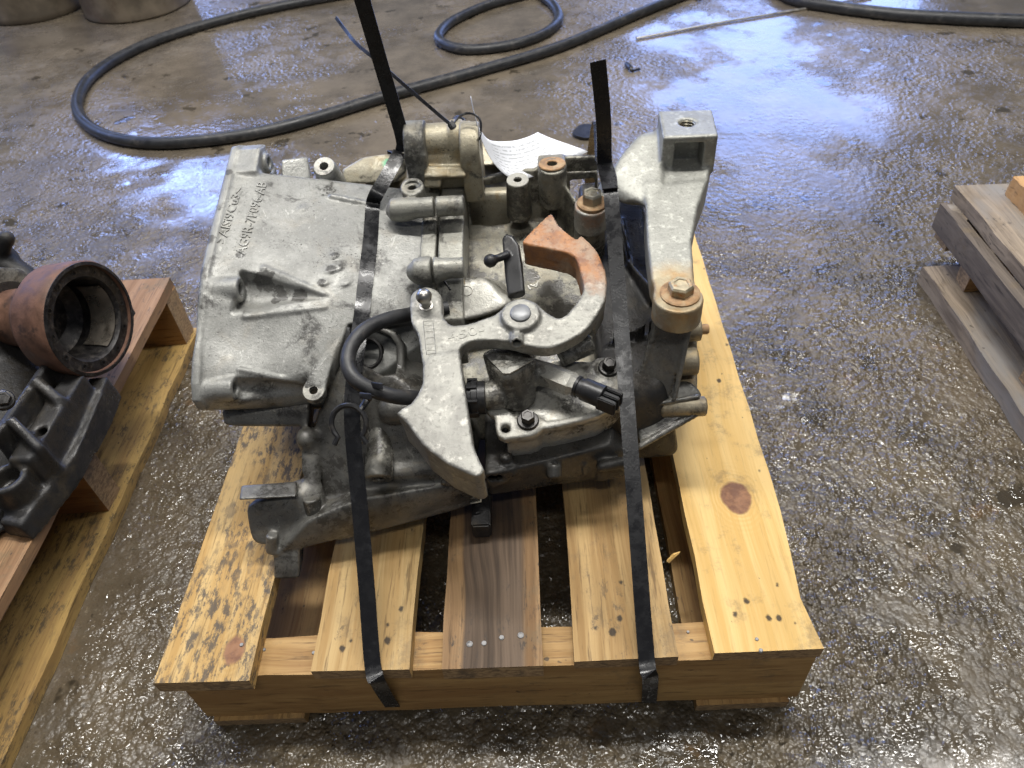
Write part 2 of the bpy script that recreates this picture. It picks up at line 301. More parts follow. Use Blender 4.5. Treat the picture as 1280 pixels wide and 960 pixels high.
def lathe(bm, o, axis, prof, seg=24, hint=(.3, .2, 1), caps=True):
    """prof = [(radius, distance along axis)]"""
    u, v, n = frame(axis, hint); rings = []
    for r, h in prof: rings.append([bm.verts.new(np.array(o)+n*h+max(r, 1e-5)*(math.cos(a)*u+math.sin(a)*v)) for a in [2*math.pi*k/seg for k in range(seg)]])
    for a, b in zip(rings, rings[1:]):
        for k in range(seg): bm.faces.new((a[k], a[(k+1) % seg], b[(k+1) % seg], b[k]))
    if caps: bm.faces.new(rings[0][::-1]); bm.faces.new(rings[-1])
def hexhead(bm, o, axis, af, h, hint=(1, 0, 0)):
    u, v, n = frame(axis, hint); R_ = af/math.sqrt(3); lv = [(R_, 0), (R_, h*.82), (R_*.86, h), (R_*.60, h), (R_*.55, h*.93)]; rings = []
    for r, d in lv: rings.append([bm.verts.new(np.array(o)+n*d+r*(math.cos(a)*u+math.sin(a)*v)) for a in [math.pi/3*k+.3 for k in range(6)]])
    for a, b in zip(rings, rings[1:]):
        for k in range(6): bm.faces.new((a[k], a[(k+1) % 6], b[(k+1) % 6], b[k]))
    bm.faces.new(rings[0][::-1]); bm.faces.new(rings[-1])
def bolt(o, axis, af, h, wr, mat, parent, wmat=None, hint=(1, 0, 0)):
    o = np.array(o); n = unit(axis); bm = bmesh.new(); hexhead(bm, o+n*.002, axis, af, h, hint); b = bm_link(bm, 'bolt', mat, parent, ang=25)
    bm = bmesh.new(); lathe(bm, o, axis, [(wr*.3, -.004), (wr, -.004), (wr, .0012), (wr*.9, .0025), (wr*.6, .003)], 24); bm_link(bm, 'washer', wmat or mat, b); return b
def board(name, mat, parent, x0, x1, y0, y1, z0, z1, jag=.0015, skew=0., seed=0, along='y', world=False, bev=.0014, chips=()):
    """one plank: local origin at its centre, local Y along its length"""
    rnd = random.Random(seed+int(1e4*(x0+y0))); cx, cy, cz = (x0+x1)/2, (y0+y1)/2, (z0+z1)/2
    L, W = ((y1-y0), (x1-x0)) if along == 'y' else ((x1-x0), (y1-y0)); T = z1-z0; n = 14; bm = bmesh.new(); rings = []
    for i in range(n+1):
        t = i/n; y = (t-.5)*L; ring = []
        wob = [rnd.uniform(-jag, jag) for _ in range(2)]
        for (sx, sz) in ((-1, -1), (1, -1), (1, 1), (-1, 1)):
            ch = 0
            for (cs, ct, cd) in chips:
                if cs == sx and abs(ct-t) < .5/n+.001: ch = cd
            ring.append(bm.verts.new((sx*W/2+(wob[0] if sx < 0 else wob[1])*.6-sx*ch+skew*y, y+(rnd.uniform(-jag, jag) if i in (0, n) else 0), sz*T/2+rnd.uniform(-1, 1)*jag*.25)))
        rings.append(ring)
    for a, b in zip(rings, rings[1:]):
        for k in range(4): bm.faces.new((a[k], a[(k+1) % 4], b[(k+1) % 4], b[k]))
    bm.faces.new(rings[0][::-1]); bm.faces.new(rings[-1])
    ed = [e for e in bm.edges if len(e.link_faces) == 2 and e.calc_face_angle(0) > .8]
    bmesh.ops.bevel(bm, geom=ed, offset=bev, segments=1, affect='EDGES')
    for f in bm.faces:
        f.normal_update()
        if abs(f.normal.y) > .7: f.material_index = 1
    o = bm_link(bm, name, mat, parent, world=False, ang=50); o.data.materials.append(MATS['wood_end']); o.location = Vector((cx, cy, cz))-(parent.location if parent else Vector())
    if along == 'x': o.rotation_euler.z = -math.pi/2
    return o
# ------------------------------------------------------------------ signed-distance casting kit (fillets, bosses and drilled holes in one skin)
def smin(a, b, k):
    h = np.maximum(k-np.abs(a-b), 0)/k; return np.minimum(a, b)-h*h*k*.25
class Cast:
    def __init__(s, lo, hi, h=.0022):
        s.lo = np.array(lo, float); s.h = h; s.n = np.ceil((np.array(hi)-s.lo)/h).astype(int)+1
        s.F = np.full(s.n, .1, np.float32); s.ax = [(s.lo[k]+h*np.arange(s.n[k])).astype(np.float32) for k in range(3)]
    def op(s, prim, k=.004, cut=False):
        fn, lo, hi = prim; mg = k+4*s.h
        i0 = np.clip(np.floor((lo-mg-s.lo)/s.h).astype(int), 0, s.n); i1 = np.clip(np.ceil((hi+mg-s.lo)/s.h).astype(int)+1, 0, s.n)
        if (i1 <= i0).any(): return s
        sl = tuple(slice(a, b) for a, b in zip(i0, i1))
        X = s.ax[0][sl[0]][:, None, None]; Y = s.ax[1][sl[1]][None, :, None]; Z = s.ax[2][sl[2]][None, None, :]
        d = fn(X, Y, Z).astype(np.float32); a = s.F[sl]
        s.F[sl] = -smin(-a, d, max(k, 1e-4)) if cut else smin(a, d, max(k, 1e-4)); return s
    def add(s, prim, k=.004): return s.op(prim, k)
    def cut(s, prim, k=.0015): return s.op(prim, k, True)
    def hit(s, px, py, lift=0.):
        d = unit(ray(px, py)); t = np.arange(.3, 1.6, .0007); q = CAM+d*t[:, None]; i = np.rint((q-s.lo)/s.h).astype(int); ok = ((i >= 0) & (i < s.n)).all(1)
        f = np.full(len(t), .1); f[ok] = s.F[tuple(i[ok].T)]; k = np.argmax(f < 0)
        assert f[k] < 0, ('no surface', px, py)
        return q[k]-d*lift
    def mesh(s, name):
        F = s.F; F[0] = F[-1] = .1; F[:, 0] = F[:, -1] = .1; F[:, :, 0] = F[:, :, -1] = .1
        S = F < 0; c = np.zeros(s.n-1, np.int8)
        off = [(i, j, k) for i in (0, 1) for j in (0, 1) for k in (0, 1)]
        for i, j, k in off: c += S[i:s.n[0]-1+i, j:s.n[1]-1+j, k:s.n[2]-1+k]
        act = np.argwhere((c > 0) & (c < 8)); idx = np.full(s.n-1, -1, np.int64); idx[tuple(act.T)] = np.arange(len(act))
        val = {o: F[act[:, 0]+o[0], act[:, 1]+o[1], act[:, 2]+o[2]] for o in off}
        pos = np.zeros((len(act), 3)); cnt = np.zeros(len(act))
        for o in off:
            for ax in range(3):
                if o[ax]: continue
                o2 = tuple(o[q]+(q == ax) for q in range(3)); a, b = val[o], val[o2]; mk = (a < 0) != (b < 0)
                t = np.where(mk, a/np.where(mk, a-b, 1), 0)
                p = np.repeat(np.array([o], float), len(act), 0); p[:, ax] += t; pos[mk] += p[mk]; cnt[mk] += 1
        co = s.lo+s.h*(act+pos/cnt[:, None]); quads = []
        for ax in range(3):
            a = [slice(None)]*3; b = [slice(None)]*3; a[ax] = slice(0, -1); b[ax] = slice(1, None)
            A_, B_ = S[tuple(a)], S[tuple(b)]; e = np.argwhere(A_ != B_); u, v = (ax+1) % 3, (ax+2) % 3
            e = e[(e[:, u] > 0) & (e[:, v] > 0) & (e[:, u] < s.n[u]-1) & (e[:, v] < s.n[v]-1)]
            fl = A_[tuple(e.T)]; q = []
            for du, dv in ((1, 1), (0, 1), (0, 0), (1, 0)):
                t = e.copy(); t[:, u] -= du; t[:, v] -= dv; q.append(idx[tuple(t.T)])
            q = np.stack(q, 1); q[~fl] = q[~fl][:, ::-1]; quads.append(q)
        Q = np.concatenate(quads); Q = Q[(Q >= 0).all(1)]
        me = bpy.data.meshes.new(name); me.vertices.add(len(co)); me.vertices.foreach_set('co', co.astype(np.float32).ravel())
        me.loops.add(Q.size); me.loops.foreach_set('vertex_index', Q.ravel().astype(np.int32)); me.polygons.add(len(Q))
        me.polygons.foreach_set('loop_start', np.arange(0, Q.size, 4, dtype=np.int32)); me.update(); me.validate(); smooth(me); return me
    def obj(s, name, mat, parent=None, label=None): return link(name, s.mesh(name), mat, parent, True, label)
def _rad(X, Y, Z, o, n):
    x, y, z = X-o[0], Y-o[1], Z-o[2]; t = x*n[0]+y*n[1]+z*n[2]; r = np.sqrt(np.maximum(x*x+y*y+z*z-t*t, 0)); return t, r
def cyl(a, b, r1, r2=None, rd=.0015):
    a, b = np.array(a, float), np.array(b, float); r2 = r1 if r2 is None else r2; L = np.linalg.norm(b-a); n = (b-a)/L; R_ = max(r1, r2); cs = L/math.hypot(L, r1-r2)
    def fn(X, Y, Z):
        t, r = _rad(X, Y, Z, a, n); return -smin(-(r-(r1+(r2-r1)*np.clip(t/L, 0, 1)))*cs, -(np.abs(t-L/2)-L/2), rd)
    return fn, np.minimum(a, b)-R_, np.maximum(a, b)+R_
def caps(a, b, r1, r2=None):
    a, b = np.array(a, float), np.array(b, float); r2 = r1 if r2 is None else r2; L = np.linalg.norm(b-a); n = (b-a)/L; R_ = max(r1, r2)
    def fn(X, Y, Z):
        x, y, z = X-a[0], Y-a[1], Z-a[2]; t = np.clip((x*n[0]+y*n[1]+z*n[2])/L, 0, 1)
        return np.sqrt((x-t*L*n[0])**2+(y-t*L*n[1])**2+(z-t*L*n[2])**2)-(r1+(r2-r1)*t)
    return fn, np.minimum(a, b)-R_, np.maximum(a, b)+R_
def ball(c, r, sc=(1, 1, 1)):
    c = np.array(c, float); sc = np.array(sc, float)
    return (lambda X, Y, Z: (np.sqrt(((X-c[0])/sc[0])**2+((Y-c[1])/sc[1])**2+((Z-c[2])/sc[2])**2)-r)*min(sc)), c-r*sc, c+r*sc
def hull(pts, rd=.004):
    pts = [np.array(p, float) for p in pts]; bm = bmesh.new(); vs = [bm.verts.new(p) for p in pts]; r = bmesh.ops.convex_hull(bm, input=vs); pl = []
    cen = np.mean(pts, 0)
    for f in bm.faces:
        if f.calc_area() < 1e-9: continue
        f.normal_update(); n = np.array(f.normal); d = np.dot(n, np.array(f.verts[0].co))
        if np.dot(n, cen) > d: n, d = -n, -d
        if not any(np.dot(n, q[0]) > .9995 for q in pl): pl.append((n, d))
    bm.free()
    def fn(X, Y, Z):
        o = None
        for n, d in pl:
            v = (X*np.float32(n[0])+Y*np.float32(n[1])+Z*np.float32(n[2])-np.float32(d)); o = v if o is None else -smin(-o, -v, rd)
        return o
    return fn, np.min(pts, 0), np.max(pts, 0)
def prism(uv, o, u, v, n, h0, h1, rd=.003):
    """polygon (list of u,v) in the plane o,u,v pushed from h0 to h1 along n"""
    uv = np.array(uv, float); lo = uv.min(0)-.03; hi = uv.max(0)+.03; g = .001
    gx, gy = np.arange(lo[0], hi[0], g), np.arange(lo[1], hi[1], g); U, V = np.meshgrid(gx, gy, indexing='ij'); D = np.full(U.shape, 1e9); sg = np.ones(U.shape)
    for i in range(len(uv)):
        a, b = uv[i], uv[i-1]; e = b-a; wx, wy = U-a[0], V-a[1]; t = np.clip((wx*e[0]+wy*e[1])/max(e@e, 1e-12), 0, 1); D = np.minimum(D, (wx-t*e[0])**2+(wy-t*e[1])**2)
        c1, c2, c3 = V >= a[1], V < b[1], e[0]*wy > e[1]*wx; fl = (c1 & c2 & c3) | (~c1 & ~c2 & ~c3); sg[fl] *= -1
    D = (sg*np.sqrt(D)).astype(np.float32)
    def fn(X, Y, Z):
        x, y, z = X-o[0], Y-o[1], Z-o[2]; uu = (x*u[0]+y*u[1]+z*u[2]-lo[0])/g; vv = (x*v[0]+y*v[1]+z*v[2]-lo[1])/g; w_ = x*n[0]+y*n[1]+z*n[2]
        i = np.clip(uu, 0, len(gx)-1.001); j = np.clip(vv, 0, len(gy)-1.001); i0 = i.astype(int); j0 = j.astype(int); fi, fj = i-i0, j-j0
        d = D[i0, j0]*(1-fi)*(1-fj)+D[i0+1, j0]*fi*(1-fj)+D[i0, j0+1]*(1-fi)*fj+D[i0+1, j0+1]*fi*fj
        d = d+np.hypot(uu-i, vv-j)*g
        return -smin(-d, -np.maximum(h0-w_, w_-h1), rd)
    cs = [o+a*u+b*v+h*n for a, b in uv for h in (h0, h1)]
    return fn, np.min(cs, 0), np.max(cs, 0)
def prismP(px, pl, h0, h1, rd=.003):
    o, n = pl; u, v, n = frame(n); pts = [PP(x, y, pl)-o for x, y in px]
    return prism([(p@u, p@v) for p in pts], o, u, v, n, h0, h1, rd)
def box(c, half, axes=None, rd=.003):
    c = np.array(c, float); ax = np.eye(3) if axes is None else np.array(axes)
    return hull([c+sx*half[0]*ax[0]+sy*half[1]*ax[1]+sz*half[2]*ax[2] for sx in (-1, 1) for sy in (-1, 1) for sz in (-1, 1)], rd)
# ------------------------------------------------------------------ floor
bm = bmesh.new(); bmesh.ops.create_grid(bm, x_segments=120, y_segments=120, size=9)
for v_ in bm.verts: v_.co.y += 5
fl = bm_link(bm, 'concrete_floor', 'wet_concrete'); tag(fl, 'wet worn concrete workshop floor', 'floor', kind='structure')
# ------------------------------------------------------------------ pallets
Z0, Z1, Z2, Z3 = .0, .0165, .1065, .124     # bottom board, stringer, top plank, top
pal = empty('wooden_pallet', (0, .35, 0), 'yellow pine pallet in the middle carrying the strapped gearbox', 'pallet')
def planks(root, specs, y1):
    for k, (mat, xa, xb, ya, skew, chips) in enumerate(specs):
        board('plank', mat, root, xa, xb, ya, y1-(ya+.01)*0, Z2, Z3, skew=skew, seed=k, chips=chips)
planks(pal, (('wood_mouldy', -.309, -.219, -.013, .012, ()), ('wood_warm', -.165, -.072, -.006, .004, ()),
             ('wood_dark', -.043, .051, -.009, 0, ()),
             ('wood_streaked', .081, .176, -.004, 0, ()), ('wood_clean', .211, .312, 0., .006, ((1, 1/14, .007), (1, 2/14, .004)))), .713)
for k, (ya, yb) in enumerate(((.0, .039), (.335, .374), (.664, .703))): board('stringer', 'wood_stringer', pal, -.303, .306, ya, yb, Z1+.0004, Z2-.0004, seed=20+k, along='x', jag=.002)
for k, (xa, xb) in enumerate(((-.296, -.200), (.205, .298))): board('bottom_board', 'wood_stringer', pal, xa, xb, -.004, .707, .0005, Z1, seed=30+k)
for (x, y, r) in ((587, 805, .0032), (605, 804, .0026), (627, 797, .0026), (651, 794, .0032), (946, 799, .0018), (951, 813, .002), (330, 812, .0018), (392, 816, .0018), (860, 790, .0015), (302, 806, .002)):
    p = P(x, y, .1243 if x not in (330, 392, 860) else .1068); bm = bmesh.new(); lathe(bm, p, (0, 0, 1), [(r, -.002), (r, .0003), (r*.8, .0008)], 10); bm_link(bm, 'nail', 'nail_steel', pal)
p0, p1 = P(835, 702, .10), P(850, 690, .108); bm = bmesh.new(); sweep(bm, [p0, (p0+p1)/2+A(0, 0, .003), p1], [.0022, .0025, .0006], 6); sp_ = bm_link(bm, 'splinter', 'wood_clean', pal)
def side_pallet(loc, label, mats, specs, strs, bots, zz):
    r = empty('wooden_pallet', loc, label, 'pallet'); z0, z1, z2, z3 = zz
    for k, (xa, xb, ya, yb, mt, ch) in enumerate(specs): board('plank', mt, r, xa, xb, ya, yb, z2, z3, seed=50+k, jag=.003, chips=ch)
    for k, (xa, xb, ya, yb, mt) in enumerate(strs): board('stringer', mt, r, xa, xb, ya, yb, z1+.0004, z2-.0004, seed=60+k, along='x', jag=.002)
    for k, (xa, xb, ya, yb, mt, *_) in enumerate(bots): board('bottom_board', mt, r, xa, xb, ya, yb, z0, z1, seed=70+k, jag=.003)
    return r
side_pallet((-.8, .28, 0), 'dirty wooden pallet at the left under the dark differential', None,
            [(-.607, -.508, -.07, .64, 'wood_edge', ((1, .5, .006), (1, 8/14, .004))), (-.74, -.65, -.07, .635, 'wood_orange', ()), (-.88, -.78, -.07, .637, 'wood_orange', ()), (-1.02, -.92, -.07, .637, 'wood_brown', ())],
            [(-1.09, -.509, .602, .64, 'wood_orange'), (-1.09, -.512, .27, .308, 'wood_brown'), (-1.09, -.512, -.07, -.032, 'wood_brown')],
            [(-.607, -.503, -.075, .643, 'wood_floorboard', ()), (-.86, -.76, -.075, .64, 'wood_floorboard', ()), (-1.09, -.99, -.075, .64, 'wood_floorboard', ())], (.0005, .018, .107, .124))
rp = side_pallet((1.0, .5, 0), 'weathered grey wooden pallet cut off by the right edge', None,
            [(.738, .84, .10, .75, 'wood_grey', ()), (.87, .96, .10, .745, 'wood_grey', ()), (1.0, 1.1, .10, .745, 'wood_grey', ()), (1.15, 1.25, .10, .745, 'wood_grey', ())],
            [], [(.700, .79, .12, .69, 'wood_grey', ()), (.95, 1.04, .12, .69, 'wood_grey_dark', ()), (1.17, 1.26, .12, .69, 'wood_grey_dark', ())], (.0005, .030, .119, .141))
board('stringer', 'wood_grey', rp, .724, 1.26, .69, .735, .0600, .1185, seed=81, along='x', jag=.002)
for k, (ya, yb) in enumerate(((.38, .425), (.11, .155))): board('stringer', 'wood_grey_dark', rp, .726, 1.26, ya, yb, .0305, .1185, seed=82+k, along='x', jag=.002)
board('side_board', 'wood_grey_dark', rp, .718, .737, .105, .74, .075, .1185, seed=90, jag=.002)
board('spacer_block', 'wood_block', rp, .735, .80, .62, .655, .0305, .0755, seed=91, jag=.002, along='x')
blk = board('wood_block', 'wood_block', None, .80, .90, .64, .72, .1415, .172, seed=95, jag=.002)
tag(blk, 'small pale wood block lying on the grey pallet at the right', 'wood block')
# ------------------------------------------------------------------ gearbox
gb = empty('gearbox', (0, .3, Z3), 'used cast aluminium gearbox strapped to the middle pallet, tagged with paper', 'gearbox')
def hole_disc(): pass
# --- bell housing
RIM = [(.47, .415), (.40, .3975), (.345, .384), (.295, .370), (.27, .357), (.25, .345), (.22, .330), (.194, .313), (.183, .300), (.185, .286), (.198, .274), (.23, .262), (.25, .22), (.29, .17), (.36, .15), (.44, .16), (.48, .21), (.495, .30), (.495, .385), (.485, .408)]
ex = (A(0, 1, 0), A(0, 0, 1), A(1, 0, 0))
bell = Cast((-.29, .15, .135), (-.02, .565, .44), .0014)
bell.add(prism(RIM, A(0, 0, 0), *ex, -.272, -.264, .0025)).add(prism([(.432, .4035), (.465, .4135), (.485, .408), (.495, .385), (.49, .34), (.432, .34)], A(0, 0, 0), *ex, -.271, -.238, .003), .003)
cy_, cz_ = .36, .28
inner = [q for q in RIM if q[0] < .44]+[(.438, .4068), (.452, .385), (.455, .2)]
bell.add(hull([A(-.268, y, z) for y, z in inner]+[A(-.05, y, z) for y, z in ((.452, .356), (.38, .347), (.31, .330), (.275, .305), (.265, .2), (.46, .2))]+[P(385, 470, .295), P(440, 405, .318)], .006), .006)
def boss_x(px, py, r, rh, drop):
    # a bolt boss whose axis runs along X, sunk a little below the skin
    c = bell.hit(px, py); c = A(-.237, c[1], c[2])-A(0, -.3, .9)*drop; return c
H1, H2, H3 = boss_x(297, 358, .0135, .0065, .006), boss_x(289, 484, .0125, .006, .003), boss_x(331, 200, .012, .006, .005)
# deep scalloped pocket behind the middle bolt, long scoop by the lower one, a small one at the top
c0, c1 = bell.hit(304, 363), bell.hit(412, 374); bell.cut(cyl(c0+A(-.006, 0, .004), c1+A(0, 0, .003), .0225, .001, .003), .003)
bell.cut(ball(c0+A(.014, 0, .0), .017, (1.3, 1, 1)), .006)
c0, c1 = bell.hit(299, 484), bell.hit(378, 488); bell.cut(caps(c0+A(-.002, -.006, .001), c1+A(.0, -.008, .003), .0135, .011), .004)
c0, c1 = bell.hit(340, 204), bell.hit(405, 228); bell.cut(cyl(c0+A(-.004, 0, .005), c1+A(0, .01, .008), .014, .004), .004)
bell.cut(ball(bell.hit(345, 425)+A(0, -.03, .062), .072, (1.3, 1, 1)), .012)
for c, r, rh in ((H1, .0125, .0062), (H2, .0118, .0058), (H3, .0112, .0056)):
    bell.add(cyl(c-A(.03, 0, 0), c+A(.003, 0, 0), r), .003)
    bell.cut(cyl(c-A(.02, 0, 0), c+A(.02, 0, 0), rh), .001)
# cast ridges
def ridge(C_, p, q, r1, r2, n=4, k=.003, lift=.0):
    pts = [C_.hit(p[0]+(q[0]-p[0])*t, p[1]+(q[1]-p[1])*t, lift) for t in np.linspace(0, 1, n)]
    for i in range(n-1): C_.add(caps(pts[i], pts[i+1], r1+(r2-r1)*i/(n-1), r1+(r2-r1)*(i+1)/(n-1)), k)
ridge(bell, (330, 335), (404, 367), .0013, .0009, k=.005); ridge(bell, (306, 396), (406, 384), .0013, .0009, k=.005); ridge(bell, (300, 462), (380, 478), .0022, .0016); ridge(bell, (415, 246), (458, 255), .003, .003)
for (x, y, r) in ((418, 318, .004), (412, 336, .005), (424, 332, .004), (405, 352, .004), (378, 260, .003), (432, 352, .004)): bell.add(ball(bell.hit(x, y), r, (1, 1.4, .35)), .003)
bell.cut(cyl((-.30, .36, .28), (-.16, .36, .28), .098, .06), .004)
# boss behind the bell and the little tab in front
a = P(405, 208, .392); bell.add(cyl(a, a+A(0, .03, -.055), .0125, .019), .003).cut(cyl(a+A(0, -.01, .02), a+A(0, .012, -.024), .0050), .001)
bell.add(hull([P(352, 200, .392), P(385, 196, .388), P(388, 207, .38), P(352, 212, .385), P(352, 200, .35), P(385, 196, .35), P(352, 212, .385)+A(0, -.035, -.03), P(388, 207, .38)+A(0, -.035, -.03)], .003), .003)
tabn = unit((.05, -.42, .9)); a = P(392, 488, .286); bell.add(cyl(a, a-tabn*.010, .0112), .002).add(hull([a+A(-.0108, 0, -.001), a+A(.0108, 0, -.001), P(398, 458, .300), P(424, 425, .312), P(385, 470, .296), a+A(-.010, .02, -.012), a+A(.010, .02, -.012), P(412, 450, .29)], .002), .003)
bell.cut(cyl(a+tabn*.01, a-tabn*.02, .0042), .001)
gx = P(547, 300, .345)[0]
def groove(C_): C_.cut(hull([A(gx+dx, y, z) for dx in (-.0011, .0011) for y, z in ((.24, .27), (.24, .40), (.47, .3525), (.47, .45))], .0004), .0006)
alloy('bell_alloy', base=(.335, .335, .312), dark=(.235, .235, .22), oil=.42, tan=.12, spots=[(bell.hit(x, y), r) for x, y, r in ((330, 352, .013), (352, 366, .010), (375, 372, .009), (345, 376, .006), (418, 318, .005), (414, 336, .006), (402, 352, .005), (262, 300, .007), (252, 338, .006), (300, 318, .005), (340, 505, .006), (286, 215, .004))])
RCS = [(437, 407), (470, 403), (545, 398), (560, 520), (420, 520), (417, 470)]; RPL = (bell.hit(465, 425), unit((0, -.6, .8)))
bell.cut(prismP(RCS, RPL, -.024, .06, .003), .002)
bell_o = bell.obj('bell_housing', 'bell_alloy', gb, 'light grey bell housing with cast letters')
# --- joint band with bolt rails
band = Cast((-.16, .2, .14), (.03, .53, .43), .0014)
band.add(prism([(.475, .363), (.42, .3565), (.36, .346), (.31, .332), (.275, .309), (.265, .26), (.27, .18), (.48, .18), (.49, .33)], A(0, 0, 0), *ex, -.060, -.0135, .002))
for (x0, x1, py, r, z, rb_) in ((482, 580, 262, .0108, .373, .0125), (512, 580, 338, .0105, .350, .0150)):
    a = P(x0, py, z); b = P(x1, py, z); b = A(b[0], a[1], a[2]); a2 = a+A(.006, 0, 0); band.add(cyl(a2, b, r), .003).add(ball(a2+A(.012, 0, -.002), rb_, (1.45, 1, 1)), .004)
a = P(515, 233, .388); band.add(cyl(a, a+A(0, .012, -.035), .0128), .002).cut(cyl(a+A(0, -.005, .01), a+A(0, .007, -.02), .0045), .001)
band.cut(cyl(a+A(0, 0, .0015), a-A(0, 0, .001), .0085), .0005).add(cyl(a-A(0, 0, .006), a-A(0, 0, .0004), .0075), .0005).cut(cyl(a+A(0, -.005, .01), a+A(0, .007, -.02), .0045), .001)
for (x, y) in ((546.5, 0),): band.cut(hull([A(gx+dx, y, z) for dx in (-.0012, .0012) for y, z in ((.255, .296), (.255, .40), (.50, .366), (.50, .45))], .0004), .0006)
band.cut(prismP(RCS, RPL, -.024, .06, .003), .002)
band_o = band.obj('joint_flange', 'band_alloy', gb)
# --- main case on the right, its trough, ridge and bosses
case = Cast((-.07, .17, .14), (.22, .56, .42), .0018)
case.add(hull([P(582, 258, .322), P(700, 258, .315), P(735, 300, .30), P(582, 350, .292), P(735, 365, .272), A(-.03, .24, .25), A(.15, .22, .24), A(-.03, .22, .18), A(.15, .2, .18), A(-.03, .47, .17), A(.14, .46, .17)], .010), .006)
lip = [P(578, 252, .335), P(612, 252, .335), P(640, 248, .338), P(660, 240, .345), P(675, 228, .355), P(688, 214, .368)]
for a, b in zip(lip, lip[1:]):
    case.add(caps(a, b, .003), .002).add(hull([a+A(0, .002, 0), b+A(0, .002, 0), a+A(0, -.002, 0), b+A(0, -.002, 0), a+A(0, .004, -.05), b+A(0, .004, -.05), a+A(0, -.006, -.05), b+A(0, -.006, -.05)], .001), .003)
rg = [P(585, 227, .365), P(612, 222, .367), P(638, 213, .370), P(668, 213, .372), P(700, 197, .38), P(748, 196, .38)]
for a, b in zip(rg, rg[1:]): case.add(hull([a, b, a+A(0, .007, 0), b+A(0, .007, 0), a+A(0, .0, -.11), b+A(0, 0, -.11), a+A(0, .012, -.11), b+A(0, .012, -.11)], .002), .003)
a = P(647, 225, .374); case.add(cyl(a, a+A(0, .008, -.05), .0128, .015), .004).cut(cyl(a+A(0, -.004, .01), a+A(0, .006, -.025), .0045), .001)
a, b = P(700, 216, .368), P(748, 214, .366); case.add(hull([a, b, a+A(0, .004, 0), b+A(0, .004, 0), a+A(0, 0, -.08), b+A(0, 0, -.08), a+A(0, .006, -.08), b+A(0, .006, -.08)], .002), .003)
a = P(690, 204, .382); case.add(hull([a+A(x, y, z) for x in (-.0155, .0155) for y in (-.008, .022) for z in (0, -.02)], .003), .002).add(cyl(a+A(0, -.006, 0), a+A(0, 0, -.05), .0155), .003).cut(cyl(a+A(0, -.004, .01), a+A(0, .004, -.03), .0055), .001)
a, b = P(694, 216, .370), P(724, 262, .345); case.add(hull([a, b, a+A(.004, 0, 0), b+A(.004, 0, 0), a+A(0, 0, -.09), b+A(0, 0, -.07), a+A(.006, 0, -.09), b+A(.006, 0, -.07)], .001), .005)
a = P(738, 268, .352); case.add(cyl(a, a+A(0, .02, -.09), .016, .02), .006)
for poly in ([(586, 231), (640, 221), (634, 246), (610, 249), (586, 249)], [(703, 201), (746, 200), (746, 212), (703, 213)], [(702, 222), (746, 219), (742, 240), (724, 252)], [(664, 236), (684, 222), (690, 222), (716, 262), (690, 262), (668, 258)][:0]):
    if poly: case.cut(prismP(poly, (P(650, 235, .345), A(0, 0, 1)), -.07 if poly[0][0] < 600 else -.03, .012, .002), .002)
# relief bumps on the case face
case.add(ball(P(610, 380, .285), .018, (1.2, 1, .8)), .01)
a = P(690, 204, .382)
alloy('case_skin', base=(.34, .325, .265), dark=(.19, .178, .14), oil=.50, tan=.45, spots=[(case.hit(x, y), r) for x, y, r in ((688, 362, .016), (665, 345, .010), (715, 330, .012), (700, 385, .012), (720, 285, .010), (600, 345, .008), (640, 300, .005))])
case_o = case.obj('gear_case', 'case_skin', gb, 'stained tan-grey gear case')
b = bmesh.new(); lathe(b, a+A(0, -.003, 0), (0, 0, 1), [(.0058, .0004), (.0062, .0016), (.0148, .0016), (.0154, .0004)], 28, caps=False); bm_link(b, 'rusty_seat', 'rust_bolt', gb)
# --- selector shaft pocket and dark lower case in front
low = Cast((-.27, .04, .122), (.20, .40, .335), .0018)
low.add(hull([P(388, 538, .235), P(398, 600, .195), P(400, 660, .152), P(425, 671, .146), P(555, 640, .152), P(595, 605, .20), P(560, 530, .25), P(500, 470, .285), P(440, 428, .300), P(418, 470, .285), A(-.16, .34, .2), A(0, .34, .2), A(-.16, .34, .16), A(0, .34, .16)], .008), .006)
low.add(hull([P(372, 606, .203), P(372, 622, .200), P(400, 585, .205), P(410, 640, .18), P(372, 692, .146), P(420, 672, .146), P(318, 688, .150), P(312, 676, .153), P(303, 632, .190), P(368, 630, .19), P(330, 615, .185)], .006), .006)
fpl = Cast((-.29, .1, .18), (-.16, .22, .225), .0015)
fpl.add(hull([P(302, 607, .209), P(371, 602, .209), P(371, 621, .209), P(299, 625, .209), P(302, 607, .198), P(371, 602, .198), P(371, 621, .198), P(299, 625, .198)], .0015), .003)
fpl.obj('foot_plate', 'oily_shaded_alloy', gb)
low.add(hull([P(341, 694, .15), P(374, 690, .15), P(374, 726, .1255), P(342, 726, .1255), P(341, 694, .15)+A(0, .03, 0), P(374, 690, .15)+A(0, .03, 0), P(374, 726, .1255)+A(0, .025, 0), P(342, 726, .1255)+A(0, .025, 0)], .003), .004)
low.cut(ball(P(356, 664, .168)+A(0, -.014, .004), .014, (1.25, 1, .8)), .006)
low.add(cyl(P(340, 668, .17), P(340, 690, .15), .006), .004)
low.add(hull([P(345, 694, .150), P(425, 673, .150), P(562, 641, .155), P(598, 626, .162), P(385, 650, .186), P(440, 628, .196), P(592, 600, .200), P(430, 640, .16)+A(0, .06, 0), P(590, 610, .16)+A(0, .06, 0), P(350, 680, .16)+A(0, .03, 0)], .0025), .004)
low.add(caps(P(425, 671, .152), P(596, 625, .163), .0032), .003)
